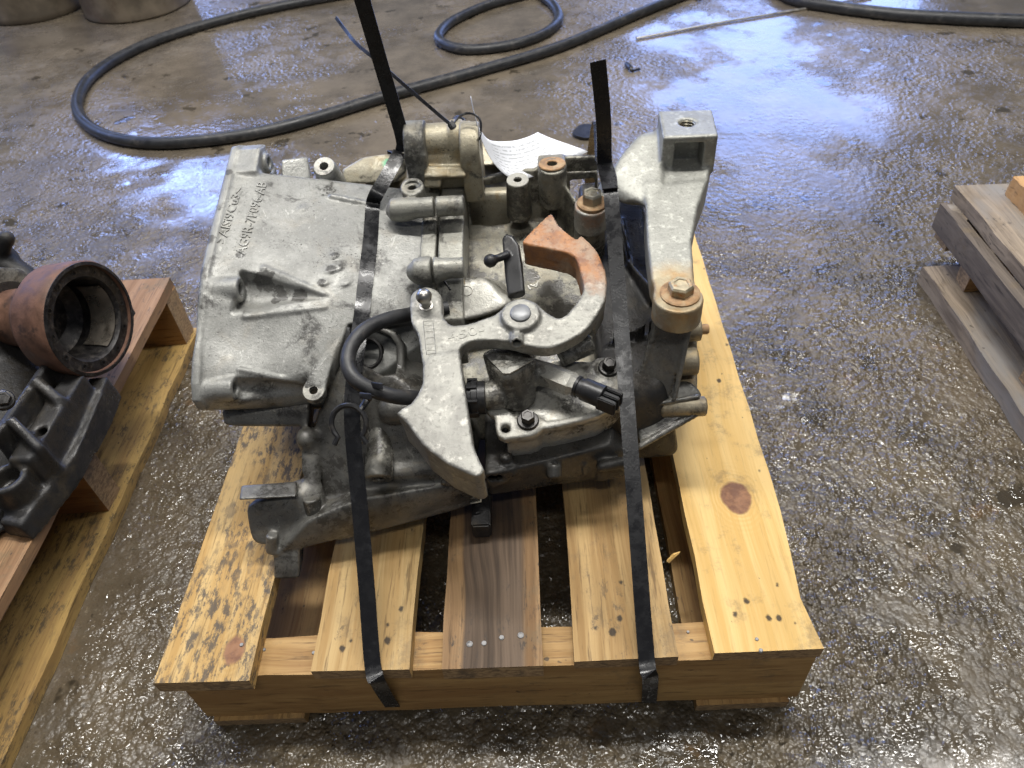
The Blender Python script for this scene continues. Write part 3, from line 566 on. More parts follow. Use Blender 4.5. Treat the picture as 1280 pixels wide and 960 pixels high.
# ledge under the bell
low.add(hull([P(276, 515, .255), P(388, 505, .255), P(278, 533, .243), P(386, 533, .238), P(390, 533, .20), P(350, 533, .19)+A(0, .05, 0), P(276, 515, .255)+A(0, .1, 0), P(388, 505, .255)+A(0, .1, 0)], .004), .004)
low.add(hull([P(375, 540, .235), P(395, 575, .212), P(376, 600, .205), P(400, 600, .20), P(400, 540, .235), P(395, 560, .17)+A(0, .05, 0)], .006), .006)
low.add(ball(P(383, 548, .232), .009), .010)
# bosses
low.add(hull([P(403, 640, .185), P(431, 622, .195), P(425, 632, .187), P(400, 652, .170), P(410, 630, .17)], .003), .003)
a, b = P(498, 590, .205), P(560, 585, .205); low.add(caps(a, b, .009), .006)
low.add(caps(P(440, 500, .275), P(452, 545, .25), .010, .008), .008)
low.add(caps(P(490, 512, .262), P(520, 512, .262), .014, .012), .006)
# window beside the strap, with its rim
wc = low.hit(470, 440); wn = unit((0, -.6, .8)); wpl = (wc, wn)
low.add(prismP([(438, 400), (470, 404), (496, 416), (506, 430), (506, 480), (490, 484), (440, 462)], wpl, -.02, .004, .003), .004)
low.cut(prismP([(444, 408), (468, 411), (488, 421), (496, 432), (496, 470), (482, 472), (446, 452)], wpl, -.035, .03, .003), .002)
for (x, y, r, dx, rh) in ((475, 566, .0140, A(0, -.026, -.010), .0052), (390, 626, .0088, A(0, -.008, -.022), .003), (560, 590, .0075, A(.0, -.012, -.006), .003)):
    a = low.hit(x, y); bs = Cast(a-.05, a+.05, .0014); bs.add(cyl(a-dx*(1.2 if r > .01 else .2), a+dx, r*1.04, r), .003).cut(cyl(a+dx*.4, a+dx*1.5, rh), .001); bs.obj('boss', 'greasy_alloy' if r > .01 else 'oily_shaded_alloy', gb)
low_o = low.obj('lower_housing', 'oily_shaded_alloy', gb, 'oily lower housing with shade in its dark colour')
# --- front centre case below the cover
fc = Cast((-.03, .07, .13), (.22, .36, .30), .0022)
fc.add(hull([P(606, 595, .214), P(765, 557, .214), P(612, 620, .166), P(780, 594, .166), P(785, 560, .19), A(0, .32, .22), A(.16, .32, .22), A(0, .3, .16), A(.17, .3, .16)], .004), .004)
fc.add(hull([P(752, 575, .20), P(786, 560, .20), P(784, 598, .168), P(744, 606, .168), P(770, 560, .21), P(765, 560, .17)+A(0, .05, 0)], .005), .006)
fc.add(caps(P(752, 583, .198), P(778, 578, .198), .006), .004)
for px in (643, 690, 731): fc.add(caps(fc.hit(px, 580), fc.hit(px, 592), .0025), .003)
a = P(692, 580, .207); fc.add(cyl(a, a+A(0, -.010, -.010), .008), .003).cut(cyl(a, a+A(0, -.02, -.02), .0042), .001)
a = P(632, 568, .222); fc.add(cyl(a+A(0, 0, -.02), a, .007), .004)
fc.add(hull([P(609, 590, .214), P(638, 588, .214), P(637, 604, .196), P(612, 613, .19), P(620, 590, .18)], .003), .003)
for px in (614, 623): a = P(px, 597, .206); fc.cut(cyl(a+A(0, -.02, .012), a+A(0, .012, -.008), .0036), .001)
fc.obj('front_case', 'foot_alloy', gb, 'oily front of the case with shade in its black colour')
b = bmesh.new(); sweep(b, [P(588, 629, .165), P(601, 627, .165), P(601, 612, .172)], .0012, 6); bm_link(b, 'wire_clip', 'zinc_steel', gb)
b = bmesh.new(); bmesh.ops.create_cube(b, size=1)
q0 = P(602, 660, .138)
for v_ in b.verts: v_.co = Vector(q0+A(v_.co.x*.020, v_.co.y*.05+.02, v_.co.z*.022))
bmesh.ops.bevel(b, geom=b.edges[:], offset=.002, segments=2, affect='EDGES'); bm_link(b, 'drain_lug', 'black_alloy', gb)
# --- selector cover plate with rim
CP = (P(660, 527, .258), unit((.02, -.22, .97)))
cov_px = [(606, 511), (612, 517), (618, 521), (620, 538), (623, 545), (630, 549), (652, 546), (662, 545), (672, 541), (678, 535), (691, 534), (722, 527), (750, 519), (768, 509), (786, 499), (792, 490), (791, 482), (783, 476), (776, 464), (770, 452), (760, 446), (748, 446), (738, 452), (700, 450), (650, 460), (610, 485)]
cov = Cast((-.03, .1, .19), (.20, .36, .30), .0018)
cov.add(prismP(cov_px, CP, -.009, 0, .002))
cov.add(prismP([(x+(690-x)*.045, y+(500-y)*.06) for x, y in cov_px if not (x < 625)]+[(640, 490)], CP, -.05, -.004, .004), .004)
cov.cut(prismP([(628, 505), (645, 520), (672, 518), (684, 526), (720, 520), (745, 512), (752, 500), (735, 475), (690, 470), (640, 480)], CP, -.006, .02, .003), .002)
cov.add(cyl(PP(660, 527, CP)-CP[1]*.035, PP(660, 527, CP)+CP[1]*.001, .0112), .003).add(cyl(PP(761, 461, CP)-CP[1]*.03, PP(761, 461, CP)+CP[1]*.001, .0118), .003)
h_ = PP(632, 535, CP); cov.cut(cyl(h_-CP[1]*.03, h_+CP[1]*.01, .0047), .001); h_ = PP(778, 487, CP); cov.cut(cyl(h_-CP[1]*.006, h_+CP[1]*.01, .0022), .001)
cov.obj('selector_cover', 'bright_alloy', gb, 'bright aluminium selector cover with a worn rim')
for px, py, hn in ((660, 527, (1, .3, 0)), (761, 461, (1, -.2, 0))): bolt(PP(px, py, CP)+CP[1]*.0015, CP[1], .0125, .0095, .0108, 'dark_steel', gb, None, hn)
b = bmesh.new(); h_ = PP(778, 487, CP); lathe(b, h_-CP[1]*.004, CP[1], [(.0042, 0), (.0042, .0052), (.0032, .0058), (.0022, .0050), (.0018, .002)], 16); bm_link(b, 'rivet', 'zinc_steel', gb)
# --- turret under the lever
tur = Cast((-.01, .12, .235), (.12, .34, .34), .0018)
tur.add(hull([P(601, 441, .306), P(671, 449, .306), P(634, 471, .304), P(626, 470, .303), P(640, 425, .306), P(618, 500, .262), P(638, 517, .257), P(660, 514, .257), P(671, 500, .262), P(617, 485, .262)]+[P(650, 480, .255)+A(0, .05, 0)], .003), .003)
tur.add(cyl(P(651, 410, .30), P(651, 397, .25), .019), .004)
tur.add(cyl(P(660, 462, .283), P(694, 472, .283), .0125), .004)
tur.add(cyl(P(700, 446, .285), P(738, 428, .290), .0105, .012), .002)
tur.add(cyl(P(630, 492, .272), P(604, 497, .272), .015, .013), .003)
tur_o = tur.obj('selector_turret', 'greasy_alloy', gb)
# lighter machined pad on the turret
b = bmesh.new(); vs = [b.verts.new(P(x, y, .3062)) for x, y in ((605, 444), (640, 446), (666, 451), (650, 461), (637, 468), (629, 468), (616, 455))]; f_ = b.faces.new(vs); r_ = bmesh.ops.extrude_face_region(b, geom=[f_])
for v_ in r_['geom']:
    if isinstance(v_, bmesh.types.BMVert): v_.co.z += .0014
bm_link(b, 'machined_pad', 'bright_alloy', gb)
# black plug on the left of the turret
b = bmesh.new(); a = P(603, 497, .272); lathe(b, a, (-1, 0, 0), [(.012, -.004), (.0165, -.003), (.0165, .004), (.0178, .0045), (.0178, .010), (.0165, .0105), (.0165, .014), (.014, .0155), (.011, .0155), (.010, .010)], 28); plug = bm_link(b, 'plug_cap', 'black_plastic', gb, ang=25)
for k in range(8):
    an = k*math.pi/4+.2; cc = a+A(-.009, .0178*math.cos(an), .0178*math.sin(an)); b = bmesh.new(); bmesh.ops.create_cube(b, size=1)
    for v_ in b.verts: v_.co = Vector(cc)+Vector((v_.co.x*.010, v_.co.y*.003, v_.co.z*.003))
    bm_link(b, 'clip_tooth', 'black_plastic', plug)
# --- lever with counterweight and rusty hook
LP = (P(651, 397, .336), unit((0, -.235, .972)))
lev_px = [(512, 380), (514, 368), (522, 361), (533, 358), (545, 362), (552, 371), (553, 390), (557, 400), (565, 406), (575, 406), (590, 403), (605, 398), (620, 392), (628, 385), (640, 376), (655, 373), (670, 378), (682, 389), (698, 397), (712, 390), (724, 375), (730, 362), (728.6, 350), (724, 332), (720, 322), (710, 316), (686, 310.5), (662, 306), (654, 303), (657, 297), (687, 268), (692, 272), (697, 281), (708, 291), (721, 300), (726, 295), (736, 303), (747, 316), (756, 338), (758, 353), (756, 375), (745, 395), (732, 412), (712, 425), (690, 434), (672, 434), (654, 431), (632, 426), (597, 425), (581, 430), (574, 438), (575, 452), (578, 475), (583, 505), (590, 554), (598, 575), (604, 587), (601, 592), (593, 594), (560, 579), (530, 556), (509, 528), (497, 516), (514, 505), (522.5, 494), (529, 479), (529, 461), (526, 444), (522, 418), (514, 402)]
lev_s = [tuple(q) for q in catmull([A(*p) for p in lev_px+[lev_px[0]]], 4)[:-1]]
lev = Cast((-.10, .02, .24), (.17, .42, .40), .0018)
lev.add(prismP(lev_s, LP, -.016, 0, .0015), .001)
lev.add(prismP([p for p in lev_px if p[1] > 425 or p in ()][:0]+[(574, 440), (575, 452), (578, 475), (583, 505), (590, 554), (598, 575), (604, 587), (601, 592), (593, 594), (560, 579), (530, 556), (509, 528), (497, 516), (514, 505), (522.5, 494), (529, 479), (529, 461), (540, 445)], LP, -.054, 0, .0015), .003)
lev.add(prismP([(712, 390), (724, 375), (730, 362), (728.6, 350), (724, 332), (720, 322), (710, 316), (686, 310.5), (662, 306), (654, 303), (657, 297), (687, 268), (692, 272), (697, 281), (708, 291), (721, 300), (726, 295), (736, 303), (747, 316), (756, 338), (758, 353), (756, 375), (745, 395)], LP, -.034, 0, .0015), .002)
bc = PP(651, 397, LP); ln = LP[1]
lev.add(cyl(bc-ln*.03, bc+ln*.0065, .0185), .004)
a = PP(533, 379, LP); lev.add(cyl(a-ln*.01, a+ln*.001, .0128), .002)
a = PP(646, 426, LP)+ln*.002; lev.add(cyl(a+A(0, .01, -.002), a+A(0, -.006, .0), .0062), .002).cut(cyl(a+A(0, .008, 0), a+A(0, -.02, 0), .0038), .001)
lev_o = lev.obj('selector_lever', 'lever_iron', gb, 'grey selector lever with counterweight and rusty hook')
b = bmesh.new(); lathe(b, bc, ln, [(.012, -.002), (.0102, .0066), (.0098, .0085), (.0085, .0094), (.004, .0100), (.0, .0101)], 28); bm_link(b, 'pivot_pin', 'pin_steel', lev_o)
b = bmesh.new(); a = PP(533, 383, LP); lathe(b, a, ln, [(.0068, -.002), (.0068, .0016), (.0050, .0022), (.0045, .006), (.0046, .0085), (.0068, .0115), (.0080, .0155), (.0066, .0200), (.004, .0224), (.0012, .0231)], 24); bm_link(b, 'ball_stud', 'ball_steel', lev_o)
# --- pale block behind the ball stud, small plastic crank
cv = Cast((-.06, .2, .22), (.06, .46, .36), .0018)
cv.add(hull([P(555, 362, .318), P(592, 346, .326), P(608, 347, .326), P(628, 370, .318), P(636, 383, .312), P(600, 398, .304), P(566, 404, .302), P(557, 385, .308), P(560, 380, .26)+A(0, .05, 0), P(640, 385, .26)+A(0, .05, 0), P(600, 400, .25), P(565, 405, .25)], .005), .003)
cv.add(ball(P(632, 378, .305), .008), .006)
cv_o = cv.obj('shaft_cover', 'bright_alloy', gb)
b = bmesh.new(); a = P(574, 353, .322); lathe(b, a, (0, -.2, 1), [(.0062, -.01), (.0062, .002), (.005, .0035), (.002, .004)], 16); bm_link(b, 'brass_cap', 'rusty_zinc', gb)
b = bmesh.new(); sweep(b, [P(549, 343, .335), P(563, 362, .328)], .0012, 6); bm_link(b, 'vent_pin', 'dark_steel', gb)
crk = Cast((-.02, .3, .25), (.07, .46, .38), .0014)
crk.add(prismP([(627, 298), (632, 291), (640, 294), (648, 305), (652, 330), (655, 366), (648, 373), (634, 371), (630, 340)], (P(640, 330, .335), unit((-.25, -.5, .82))), -.007, 0, .0025), .002)
a = P(636, 318, .34); crk.add(cyl(a, P(616, 325, .342), .0045, .004), .002).add(ball(P(613, 326, .342), .0072), .002)
crk.obj('plastic_crank', 'black_plastic', gb, 'small black plastic crank with ball end')
# --- pressure sensor on the cover
sa, sb = P(690, 470, .285), P(770, 503, .282); sd = unit(sb-sa); L_ = np.linalg.norm(sb-sa)
b = bmesh.new(); lathe(b, sa, sd, [(.011, -.008), (.0125, 0), (.0125, L_*.30), (.0105, L_*.34), (.0095, L_*.40)], 6, (0, 0, 1)); sen = bm_link(b, 'pressure_sensor', 'bright_alloy', gb, ang=25)
b = bmesh.new(); lathe(b, sa, sd, [(.0085, L_*.38), (.0108, L_*.39), (.0108, L_*.43), (.0095, L_*.44), (.0095, L_*.50), (.0112, L_*.51), (.0112, L_*.80), (.0095, L_*.81)], 24); bm_link(b, 'connector', 'black_plastic', sen, ang=25)
u_, v_2, n_2 = frame(sd, (0, 0, 1))
for off in (-.0075, .0, .0075):
    b = bmesh.new(); bmesh.ops.create_cube(b, size=1)
    for q in b.verts: q.co = Vector(sa+sd*(L_*.9+q.co.z*L_*.28)+v_2*(off+q.co.x*.0052)+u_*(-.001+q.co.y*.016))
    bmesh.ops.bevel(b, geom=b.edges[:], offset=.001, segments=2, affect='EDGES'); bm_link(b, 'connector_rib', 'black_plastic', sen)
# --- breather hose, its clip and ring
hp = catmull([P(560, 385, .315), P(512, 393, .320), P(485, 399, .332), P(458, 411, .338), P(440, 431, .336), P(435, 455, .331), P(445, 475, .325), P(468, 488, .316), P(497, 496, .305), P(530, 498, .285)], 8)
b = bmesh.new(); sweep(b, hp, .0072, 16); hose_o = bm_link(b, 'breather_hose', 'black_rubber', gb, label='black rubber hose looping beside the lever')
b = bmesh.new(); rc = P(436, 529, .300); rn = unit((-.1, -.75, .62)); u_, v_2, n_2 = frame(rn)
rpts = [rc+.0165*(math.cos(t)*u_+math.sin(t)*v_2) for t in np.linspace(-math.pi/2+.75, 1.5*math.pi-.75, 40)]; rpts = [rpts[0]+A(.004, -.004, -.006)]+rpts+[rpts[-1]+A(-.004, -.004, -.006)]
sweep(b, rpts, .0026, 8); ring_o = bm_link(b, 'spring_clip', 'black_plastic', gb, label='open black spring clip ring')
b = bmesh.new(); sweep(b, [rpts[14], P(459, 500, .312), P(464, 492, .318)], [.0030, .0034, .004], 8); bm_link(b, 'clip_stem', 'black_plastic', ring_o)
for (x, y, z) in ((457, 495, .322), (471, 482, .324)):
    b = bmesh.new(); bmesh.ops.create_cube(b, size=1); cc = P(x, y, z)
    for q in b.verts: q.co = Vector(cc+q.co.x*.014*unit((.85, -.4, .2))+q.co.y*.006*unit((0, .7, .7))+q.co.z*.005*unit((.2, -.7, .6)))
    bmesh.ops.bevel(b, geom=b.edges[:], offset=.0008, segments=1, affect='EDGES'); bm_link(b, 'clip_jaw', 'black_plastic', ring_o)
# dark flap and spring inside the window
fp = Cast((-.20, .2, .22), (-.08, .36, .36), .0018)
fp.add(hull([P(415, 430, .305), P(426, 406, .318), P(441, 409, .318), P(440, 440, .300), P(424, 446, .295), P(430, 440, .27)+A(0, .02, 0), P(420, 415, .28)+A(0, .02, 0)], .004), .003); fp.obj('rubber_flap', 'black_rubber', gb)
b = bmesh.new(); cc = P(466, 440, .275)
sp = [cc+A(.013*math.cos(t), .011*math.sin(t)-.0012*t, .009*math.sin(t)+.0016*t-.008) for t in np.linspace(0, 5*math.pi, 70)]; sweep(b, sp, .0022, 8); bm_link(b, 'detent_spring', 'dark_steel', gb)
b = bmesh.new(); cc = P(486, 455, .262); lathe(b, cc, (0, -.5, .85), [(.009, -.03), (.009, .0), (.007, .003)], 16); bm_link(b, 'detent_plug', 'rust_bolt', gb)
# --- rear: forked lug, sloping cover with green paint
rear = Cast((-.20, .38, .16), (.10, .66, .46), .0020)
for (px0, px1, py, zt, r, mt) in ((503, 529, 156, .432, .026, 'band_alloy'), (573, 598, 158, .428, .028, 'rear_alloy')):
    x0 = P(px0, py, zt)[0]; x1 = P(px1, py, zt)[0]; yc = P(px0, py, zt)[1]; lug = Cast((x0-.02, yc-.06, .30), (x1+.02, yc+.1, .45), .0018)
    lug.add(cyl((x0, yc+.004, zt-r), (x1, yc+.004, zt-r), r, rd=.002), .002).add(hull([A(x, y, z) for x in (x0, x1) for y, z in ((yc-.022, zt-r), (yc+.03, zt-r), (yc-.020, .345), (yc+.05, .345))], .002), .003)
    lug.cut(cyl((x0-.01, yc+.008, zt-r), (x1+.01, yc+.008, zt-r), .008), .001); lug.obj('rear_lug', mt, gb)
x0, x1 = P(531, 170, .425)[0], P(575, 170, .425)[0]; yc = P(540, 165, .425)[1]
rear.add(cyl((x0-.01, yc+.022, .402), (x1+.01, yc+.022, .402), .021), .003).add(hull([A(x, y, z) for x in (x0-.01, x1+.01) for y, z in ((yc+.0, .398), (yc+.05, .398), (yc-.006, .380), (yc-.006, .34), (yc+.06, .34))], .003), .003)
rear.add(cyl((P(560, 160, .425)[0], yc+.022, .402), (x1, yc+.022, .402), .0235), .002)
rear.add(hull([P(530, 207, .392), P(580, 208, .392), P(583, 222, .384), P(530, 222, .384), P(530, 207, .36), P(583, 206, .36), P(530, 225, .36), P(590, 222, .36)], .002), .003)
rear.add(hull([P(530, 224, .378), P(552, 224, .378), P(552, 234, .372), P(530, 234, .372), P(530, 224, .35), P(552, 224, .35), P(552, 236, .35), P(530, 236, .35)], .002), .003)
rear.add(hull([A(-.15, .46, .2), A(.09, .46, .2), A(-.15, .56, .2), A(.09, .56, .2), A(-.15, .48, .34), A(.09, .48, .33), A(-.13, .55, .34), A(.09, .55, .33)], .01), .006)
rear.add(hull([P(428, 212, .372), P(455, 196, .382), P(508, 190, .386), P(508, 214, .375), P(495, 226, .366), P(430, 230, .360), P(428, 212, .30), P(508, 190, .30), P(508, 225, .30), P(430, 228, .30)], .002), .004)
rear.add(hull([P(596, 178, .376), P(650, 176, .374), P(650, 204, .362), P(598, 208, .362), P(596, 180, .30), P(640, 178, .30), P(640, 204, .30), P(598, 208, .30)], .003), .004)
rear.obj('rear_housing', 'rear_alloy', gb, 'tan rear housing with a green paint mark')
# --- engine mount bracket on the right
br = Cast((.09, .17, .19), (.30, .54, .44), .0018)
zt = .42; tb = [P(823, 138, zt), P(890, 136, zt), P(898, 169, zt), P(829, 172, zt)]
br.add(hull(tb+[p+A(0, 0, -.044) for p in tb], .002), .002)
def slab(top, drop, rd=.004): return hull(list(top)+[p+A(0, 0, -drop) for p in top], rd)
# shoulder under the block, arm narrowing to the end boss
SEC = [((826, 186), (893, 183), .390, .036), ((809, 232), (885, 224), .380, .036), ((807, 262), (873, 257), .372, .034), ((809, 305), (865, 300), .3605, .030), ((814, 347), (868, 343), .3500, .026), ((826, 380), (871, 376), .3445, .026)]
def sec(q): l, r = P(*q[0], q[2]), P(*q[1], q[2]); return [l, r, l+A(0, 0, -q[3]), r+A(0, 0, -q[3])]
for q, r in zip(SEC, SEC[1:]): br.add(hull(sec(q)+sec(r), .004), .004)
a = P(848, 371, .345); br.add(cyl(a, a+A(0, 0, -.027), .0238), .004)
# hollow right flank
br.cut(caps(P(885, 268, .372)+A(.012, 0, 0), P(884, 330, .356)+A(.010, 0, 0), .019, .014), .006)
# recess under the front edge of the block between two posts
br.cut(hull([P(844, 177, .413), P(880, 176, .413)]+[P(844, 177, .413)+A(0, .018, 0), P(880, 176, .413)+A(0, .018, 0)]+[P(844, 177, .413)+A(0, -.03, -.002), P(880, 176, .413)+A(0, -.03, -.002)]+[P(844, 177, .413)+A(0, y, -.030) for y in (-.03, .018)]+[P(880, 176, .413)+A(0, y, -.030) for y in (-.03, .018)], .002), .002)
br.cut(caps(P(835, 222, .392), P(884, 214, .392), .006), .006)
br.cut(cyl(P(859, 153, zt)+A(0, 0, .01), P(859, 153, zt)-A(0, 0, .034), .0090), .0008)
# left wing that curves down to the inner bolt
br.add(hull([P(802, 166, .405), P(830, 163, .405), P(830, 225, .384), P(812, 258, .372), P(776, 190, .398), P(760, 218, .386), P(748, 238, .372), P(778, 258, .362), P(802, 166, .36), P(830, 163, .36), P(758, 220, .345), P(795, 250, .345)], .006), .006)
br.cut(caps(P(782, 300, .362), P(788, 266, .362), .0175, .0125), .003)
a = P(739, 256, .365); br.add(cyl(a, a+A(0, .004, -.03), .0180), .003).add(caps(a+A(.008, .01, -.012), P(765, 232, .365), .012), .005)
br_o = br.obj('mount_bracket', 'bracket_arm', gb, 'pale cast mount bracket with a square threaded pad')
th = P(859, 153, zt)
for k in range(5):
    b = bmesh.new(); sweep(b, [th+A(.0090*math.cos(t), .0090*math.sin(t), -.003-.0034*k) for t in np.linspace(0, 2*math.pi, 28, endpoint=False)], .0011, 6, True); bm_link(b, 'thread', 'zinc_steel', br_o)
bolt(P(850, 367, .3465), (0, -.06, 1), .0215, .0105, .0192, 'rusty_zinc', gb, 'rust_bolt', (1, .4, 0))
bolt(P(740, 254, .3665), (0, -.08, 1), .0195, .0120, .0160, 'zinc_steel', gb, 'rust_bolt', (1, .2, 0))
# dark leg, foot and webs below the bracket
lg = Cast((.09, .12, .13), (.28, .48, .345), .0022)
lg.add(hull([P(828, 388, .322), P(866, 390, .322), P(838, 500, .235), P(795, 488, .24), P(832, 388, .30)+A(0, .03, 0), P(866, 390, .30)+A(0, .03, 0), P(845, 490, .22)+A(0, .03, 0), P(800, 480, .22)+A(0, .03, 0)], .004), .004)
lg.add(caps(P(866, 390, .318), P(843, 498, .24), .0028), .003).add(caps(P(826, 392, .318), P(795, 482, .245), .0022), .003)
lg.add(hull([P(790, 498, .232), P(862, 476, .24), P(878, 492, .232), P(876, 512, .222), P(800, 560, .195), P(790, 520, .21), P(800, 500, .17)+A(0, .04, 0), P(870, 500, .17)+A(0, .03, 0)], .004), .005)
lg.add(caps(P(792, 510, .232), P(872, 496, .234), .003), .003).add(caps(P(800, 558, .198), P(876, 514, .220), .0035), .003)
lg.obj('bracket_leg', 'oily_shaded_alloy', gb, 'oily leg under the bracket with shade in its dark colour')
ec = Cast((.07, .15, .13), (.30, .55, .36), .0024)
ec.add(hull([A(.12, .20, .26), A(.19, .22, .25), A(.12, .52, .32), A(.20, .52, .32), A(.12, .20, .16), A(.21, .2, .16), A(.12, .52, .16), A(.21, .52, .16)], .01), .006)
for (p, q) in ((P(783, 325, .30), P(815, 362, .30)), (P(785, 418, .285), P(822, 394, .29)), (P(760, 425, .28), P(800, 408, .285)), (P(775, 270, .31), P(790, 330, .30))): ec.add(hull([p, q, p+A(.003, .003, 0), q+A(.003, .003, 0), p+A(0, 0, -.05), q+A(0, 0, -.05), p+A(.004, .004, -.05), q+A(.004, .004, -.05)], .001), .003)
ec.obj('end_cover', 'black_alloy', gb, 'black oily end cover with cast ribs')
rb = Cast((.16, .14, .15), (.31, .42, .33), .0022)
rb.add(hull([P(848, 395, .27), P(872, 398, .27), P(872, 500, .225), P(840, 500, .22), P(850, 395, .2), P(868, 480, .17)], .006), .006)
for (px, py, z, r) in ((866, 412, .275, .0125), (862, 452, .255, .0145), (873, 508, .222, .0105)): a = P(px, py, z); rb.add(cyl(a-A(.04, 0, 0), a+A(.008, 0, 0), r), .004)
rb.obj('end_bosses', 'rust_alloy', gb, 'tan rust-stained bolt bosses at the right end')
a = P(872, 412, .275); b = bmesh.new(); lathe(b, a, (1, 0, 0), [(.0055, 0), (.0055, .010), (.0045, .0115)], 14); bm_link(b, 'stud', 'rust_bolt', gb)
def face_ring(a, n, r0, r1, name='machined_face'):
    b = bmesh.new(); lathe(b, a, n, [(r0, -.001), (r0, .0007), (r1*.96, .0007), (r1, .0002), (r1, -.001)], 28, caps=False); bm_link(b, name, 'bright_alloy', gb)
face_ring(P(392, 488, .286), tabn, .0044, .0108); face_ring(P(647, 225, .374), A(0, -.15, 1), .0047, .0124); face_ring(P(405, 208, .392), A(0, -.48, .88), .0052, .0120)
# ------------------------------------------------------------------ cast lettering
dg = bpy.context.evaluated_depsgraph_get()
def bvh_of(o):
    me = o.data; co = np.empty(len(me.vertices)*3, np.float32); me.vertices.foreach_get('co', co); return BVHTree.FromPolygons([Vector(c) for c in co.reshape(-1, 3)], [tuple(p.vertices) for p in me.polygons])
def hit(bvh, px, py):
    d = Vector(ray(px, py)).normalized(); r = bvh.ray_cast(Vector(CAM), d); return r
def letter(text, bvh, p0, p1, h, mat, parent, name='cast_lettering', off=.0002, ext=.0007, flip=False):
    a, na = hit(bvh, *p0)[:2]; b_, nb = hit(bvh, *p1)[:2]
    if a is None or b_ is None: return
    n = (na+nb).normalized(); u = (b_-a); L = u.length; u = (u-n*u.dot(n)).normalized(); v = n.cross(u)
    cu = bpy.data.curves.new(name, 'FONT'); cu.body = text; cu.size = h*1.38; cu.extrude = ext; cu.bevel_depth = .00012; cu.resolution_u = 2
    t = bpy.data.objects.new(name, cu); C.objects.link(t); bpy.context.view_layer.update(); me = bpy.data.meshes.new_from_object(t.evaluated_get(bpy.context.evaluated_depsgraph_get())); bpy.data.objects.remove(t)
    xs = [q.co.x for q in me.vertices]; sc = L/(max(xs)-min(xs))
    for q in me.vertices:
        w_ = a+u*((q.co.x-min(xs))*sc)+v*q.co.y; r = bvh.ray_cast(w_+n*.03, -n, .08)
        base = r[0] if r[0] else w_; q.co = base+n*(q.co.z+off)
    me.materials.clear(); return link(name, me, mat, parent)
bv = bvh_of(bell_o)
letter('AG9R-7F096-AB', bv, (306, 319), (334, 229), .0105, 'bell_alloy', bell_o)
letter('>AlSi9Cu3<', bv, (281, 305), (303, 236), .0092, 'bell_alloy', bell_o)
bv = bvh_of(lev_o)
letter('450-', bv, (561, 427), (606, 416), .0105, 'lever_iron', lev_o, off=.0, ext=.0004)
letter('AI', bvh_of(case_o), (673, 352), (659, 358), .0062, 'bright_alloy', case_o)
cvb = bvh_of(cv_o); b = bmesh.new(); sweep(b, [np.array(hit(cvb, 583+7.5*math.cos(t), 364+6*math.sin(t))[0]) for t in np.linspace(0, 2*math.pi, 24, endpoint=False)], .0004, 5, True); bm_link(b, 'cast_mark', 'case_alloy', cv_o)
rect = [(529, 402), (541, 401), (545, 442), (533, 443)]
b = bmesh.new(); sweep(b, [np.array(hit(bv, *q)[0]) for q in rect], .0004, 5, close=True); bm_link(b, 'cast_frame', 'lever_iron', lev_o)
for k in range(5):
    t = .12+.19*k; q0 = (530.5+4*t, 402+41*t); q1 = (540+4*t, 401.5+41*t); b = bmesh.new(); sweep(b, [np.array(hit(bv, *q0)[0]), np.array(hit(bv, *q1)[0])], .00032, 5); bm_link(b, 'cast_mark', 'lever_iron', lev_o)
# ------------------------------------------------------------------ straps
def ribbon(name, pts, w, label, cat, group, mat='strap_plastic', thick=.0009, side=(1, 0, 0), widths=None, parent=None):
    b = bmesh.new(); pts = [np.array(p, float) for p in pts]; rings = []
    for i, p in enumerate(pts):
        t = unit(pts[min(i+1, len(pts)-1)]-pts[max(i-1, 0)]); sd_ = np.array(side[i] if isinstance(side, list) else side, float); sd_ = unit(sd_-t*np.dot(sd_, t)); n = np.cross(t, sd_); ww = widths[i] if widths else w
        rings.append([b.verts.new(p+a*ww/2*sd_+c*thick/2*n) for a, c in ((-1, -1), (1, -1), (1, 1), (-1, 1))])
    for a, c in zip(rings, rings[1:]):
        for k in range(4): b.faces.new((a[k], a[(k+1) % 4], c[(k+1) % 4], c[k]))
    b.faces.new(rings[0][::-1]); b.faces.new(rings[-1]); o = bm_link(b, name, mat, parent, ang=50)
    if label: tag(o, label, cat, group)
    return o
def dense(pts, n=6): return catmull(pts, n)
# left strap: over the top of the bell, behind the hose, down to the plank edge, under the stringer, and up the back
STA, STB = bell.hit(466, 262, .003), bell.hit(453, 385, .003)
sL = empty('packing_strap', (-.1, 0, .01), 'black plastic strap crossing the bell housing, tail leaving the top', 'strap', 'black packing straps')
front = [P(500, 190, .402), P(486, 216, .392), P(470, 244, .379)]+[bell.hit(x, y, .0022) for x, y in ((466, 258), (463, 300), (458, 342), (453, 385))]+[P(448, 425, .320), P(441, 490, .298), P(441, 540, .272)]
edge = P(466, 829, .128)+A(0, -.001, 0); span = [front[-1]+(edge-front[-1])*t+A(0, 0, -.004*math.sin(math.pi*t)) for t in (.33, .66)]
path = front+span+[edge, P(475, 848, .115)+A(0, -.006, 0), P(492, 884, .018)+A(0, -.001, 0)]
path = dense(path, 5)+[path[-1]+A(.002, .02, -.005), path[-1]+A(.002, .64, -.005), A(-.115, .722, .03), A(-.115, .728, .12)]
path = [A(-.115, .728, .12), A(-.112, .60, .37), P(499, 192, .412)][0:0]+path
ribbon('band', path, .0155, None, None, None, parent=sL, side=[(1, 0, -.26*max(0, min(1, (38-k)/10))) for k in range(len(path))])
ribbon('band', dense([P(500, 190, .402), A(-.103, .53, .365), A(-.112, .66, .25), A(-.115, .728, .12)], 5), .0155, None, None, None, parent=sL)
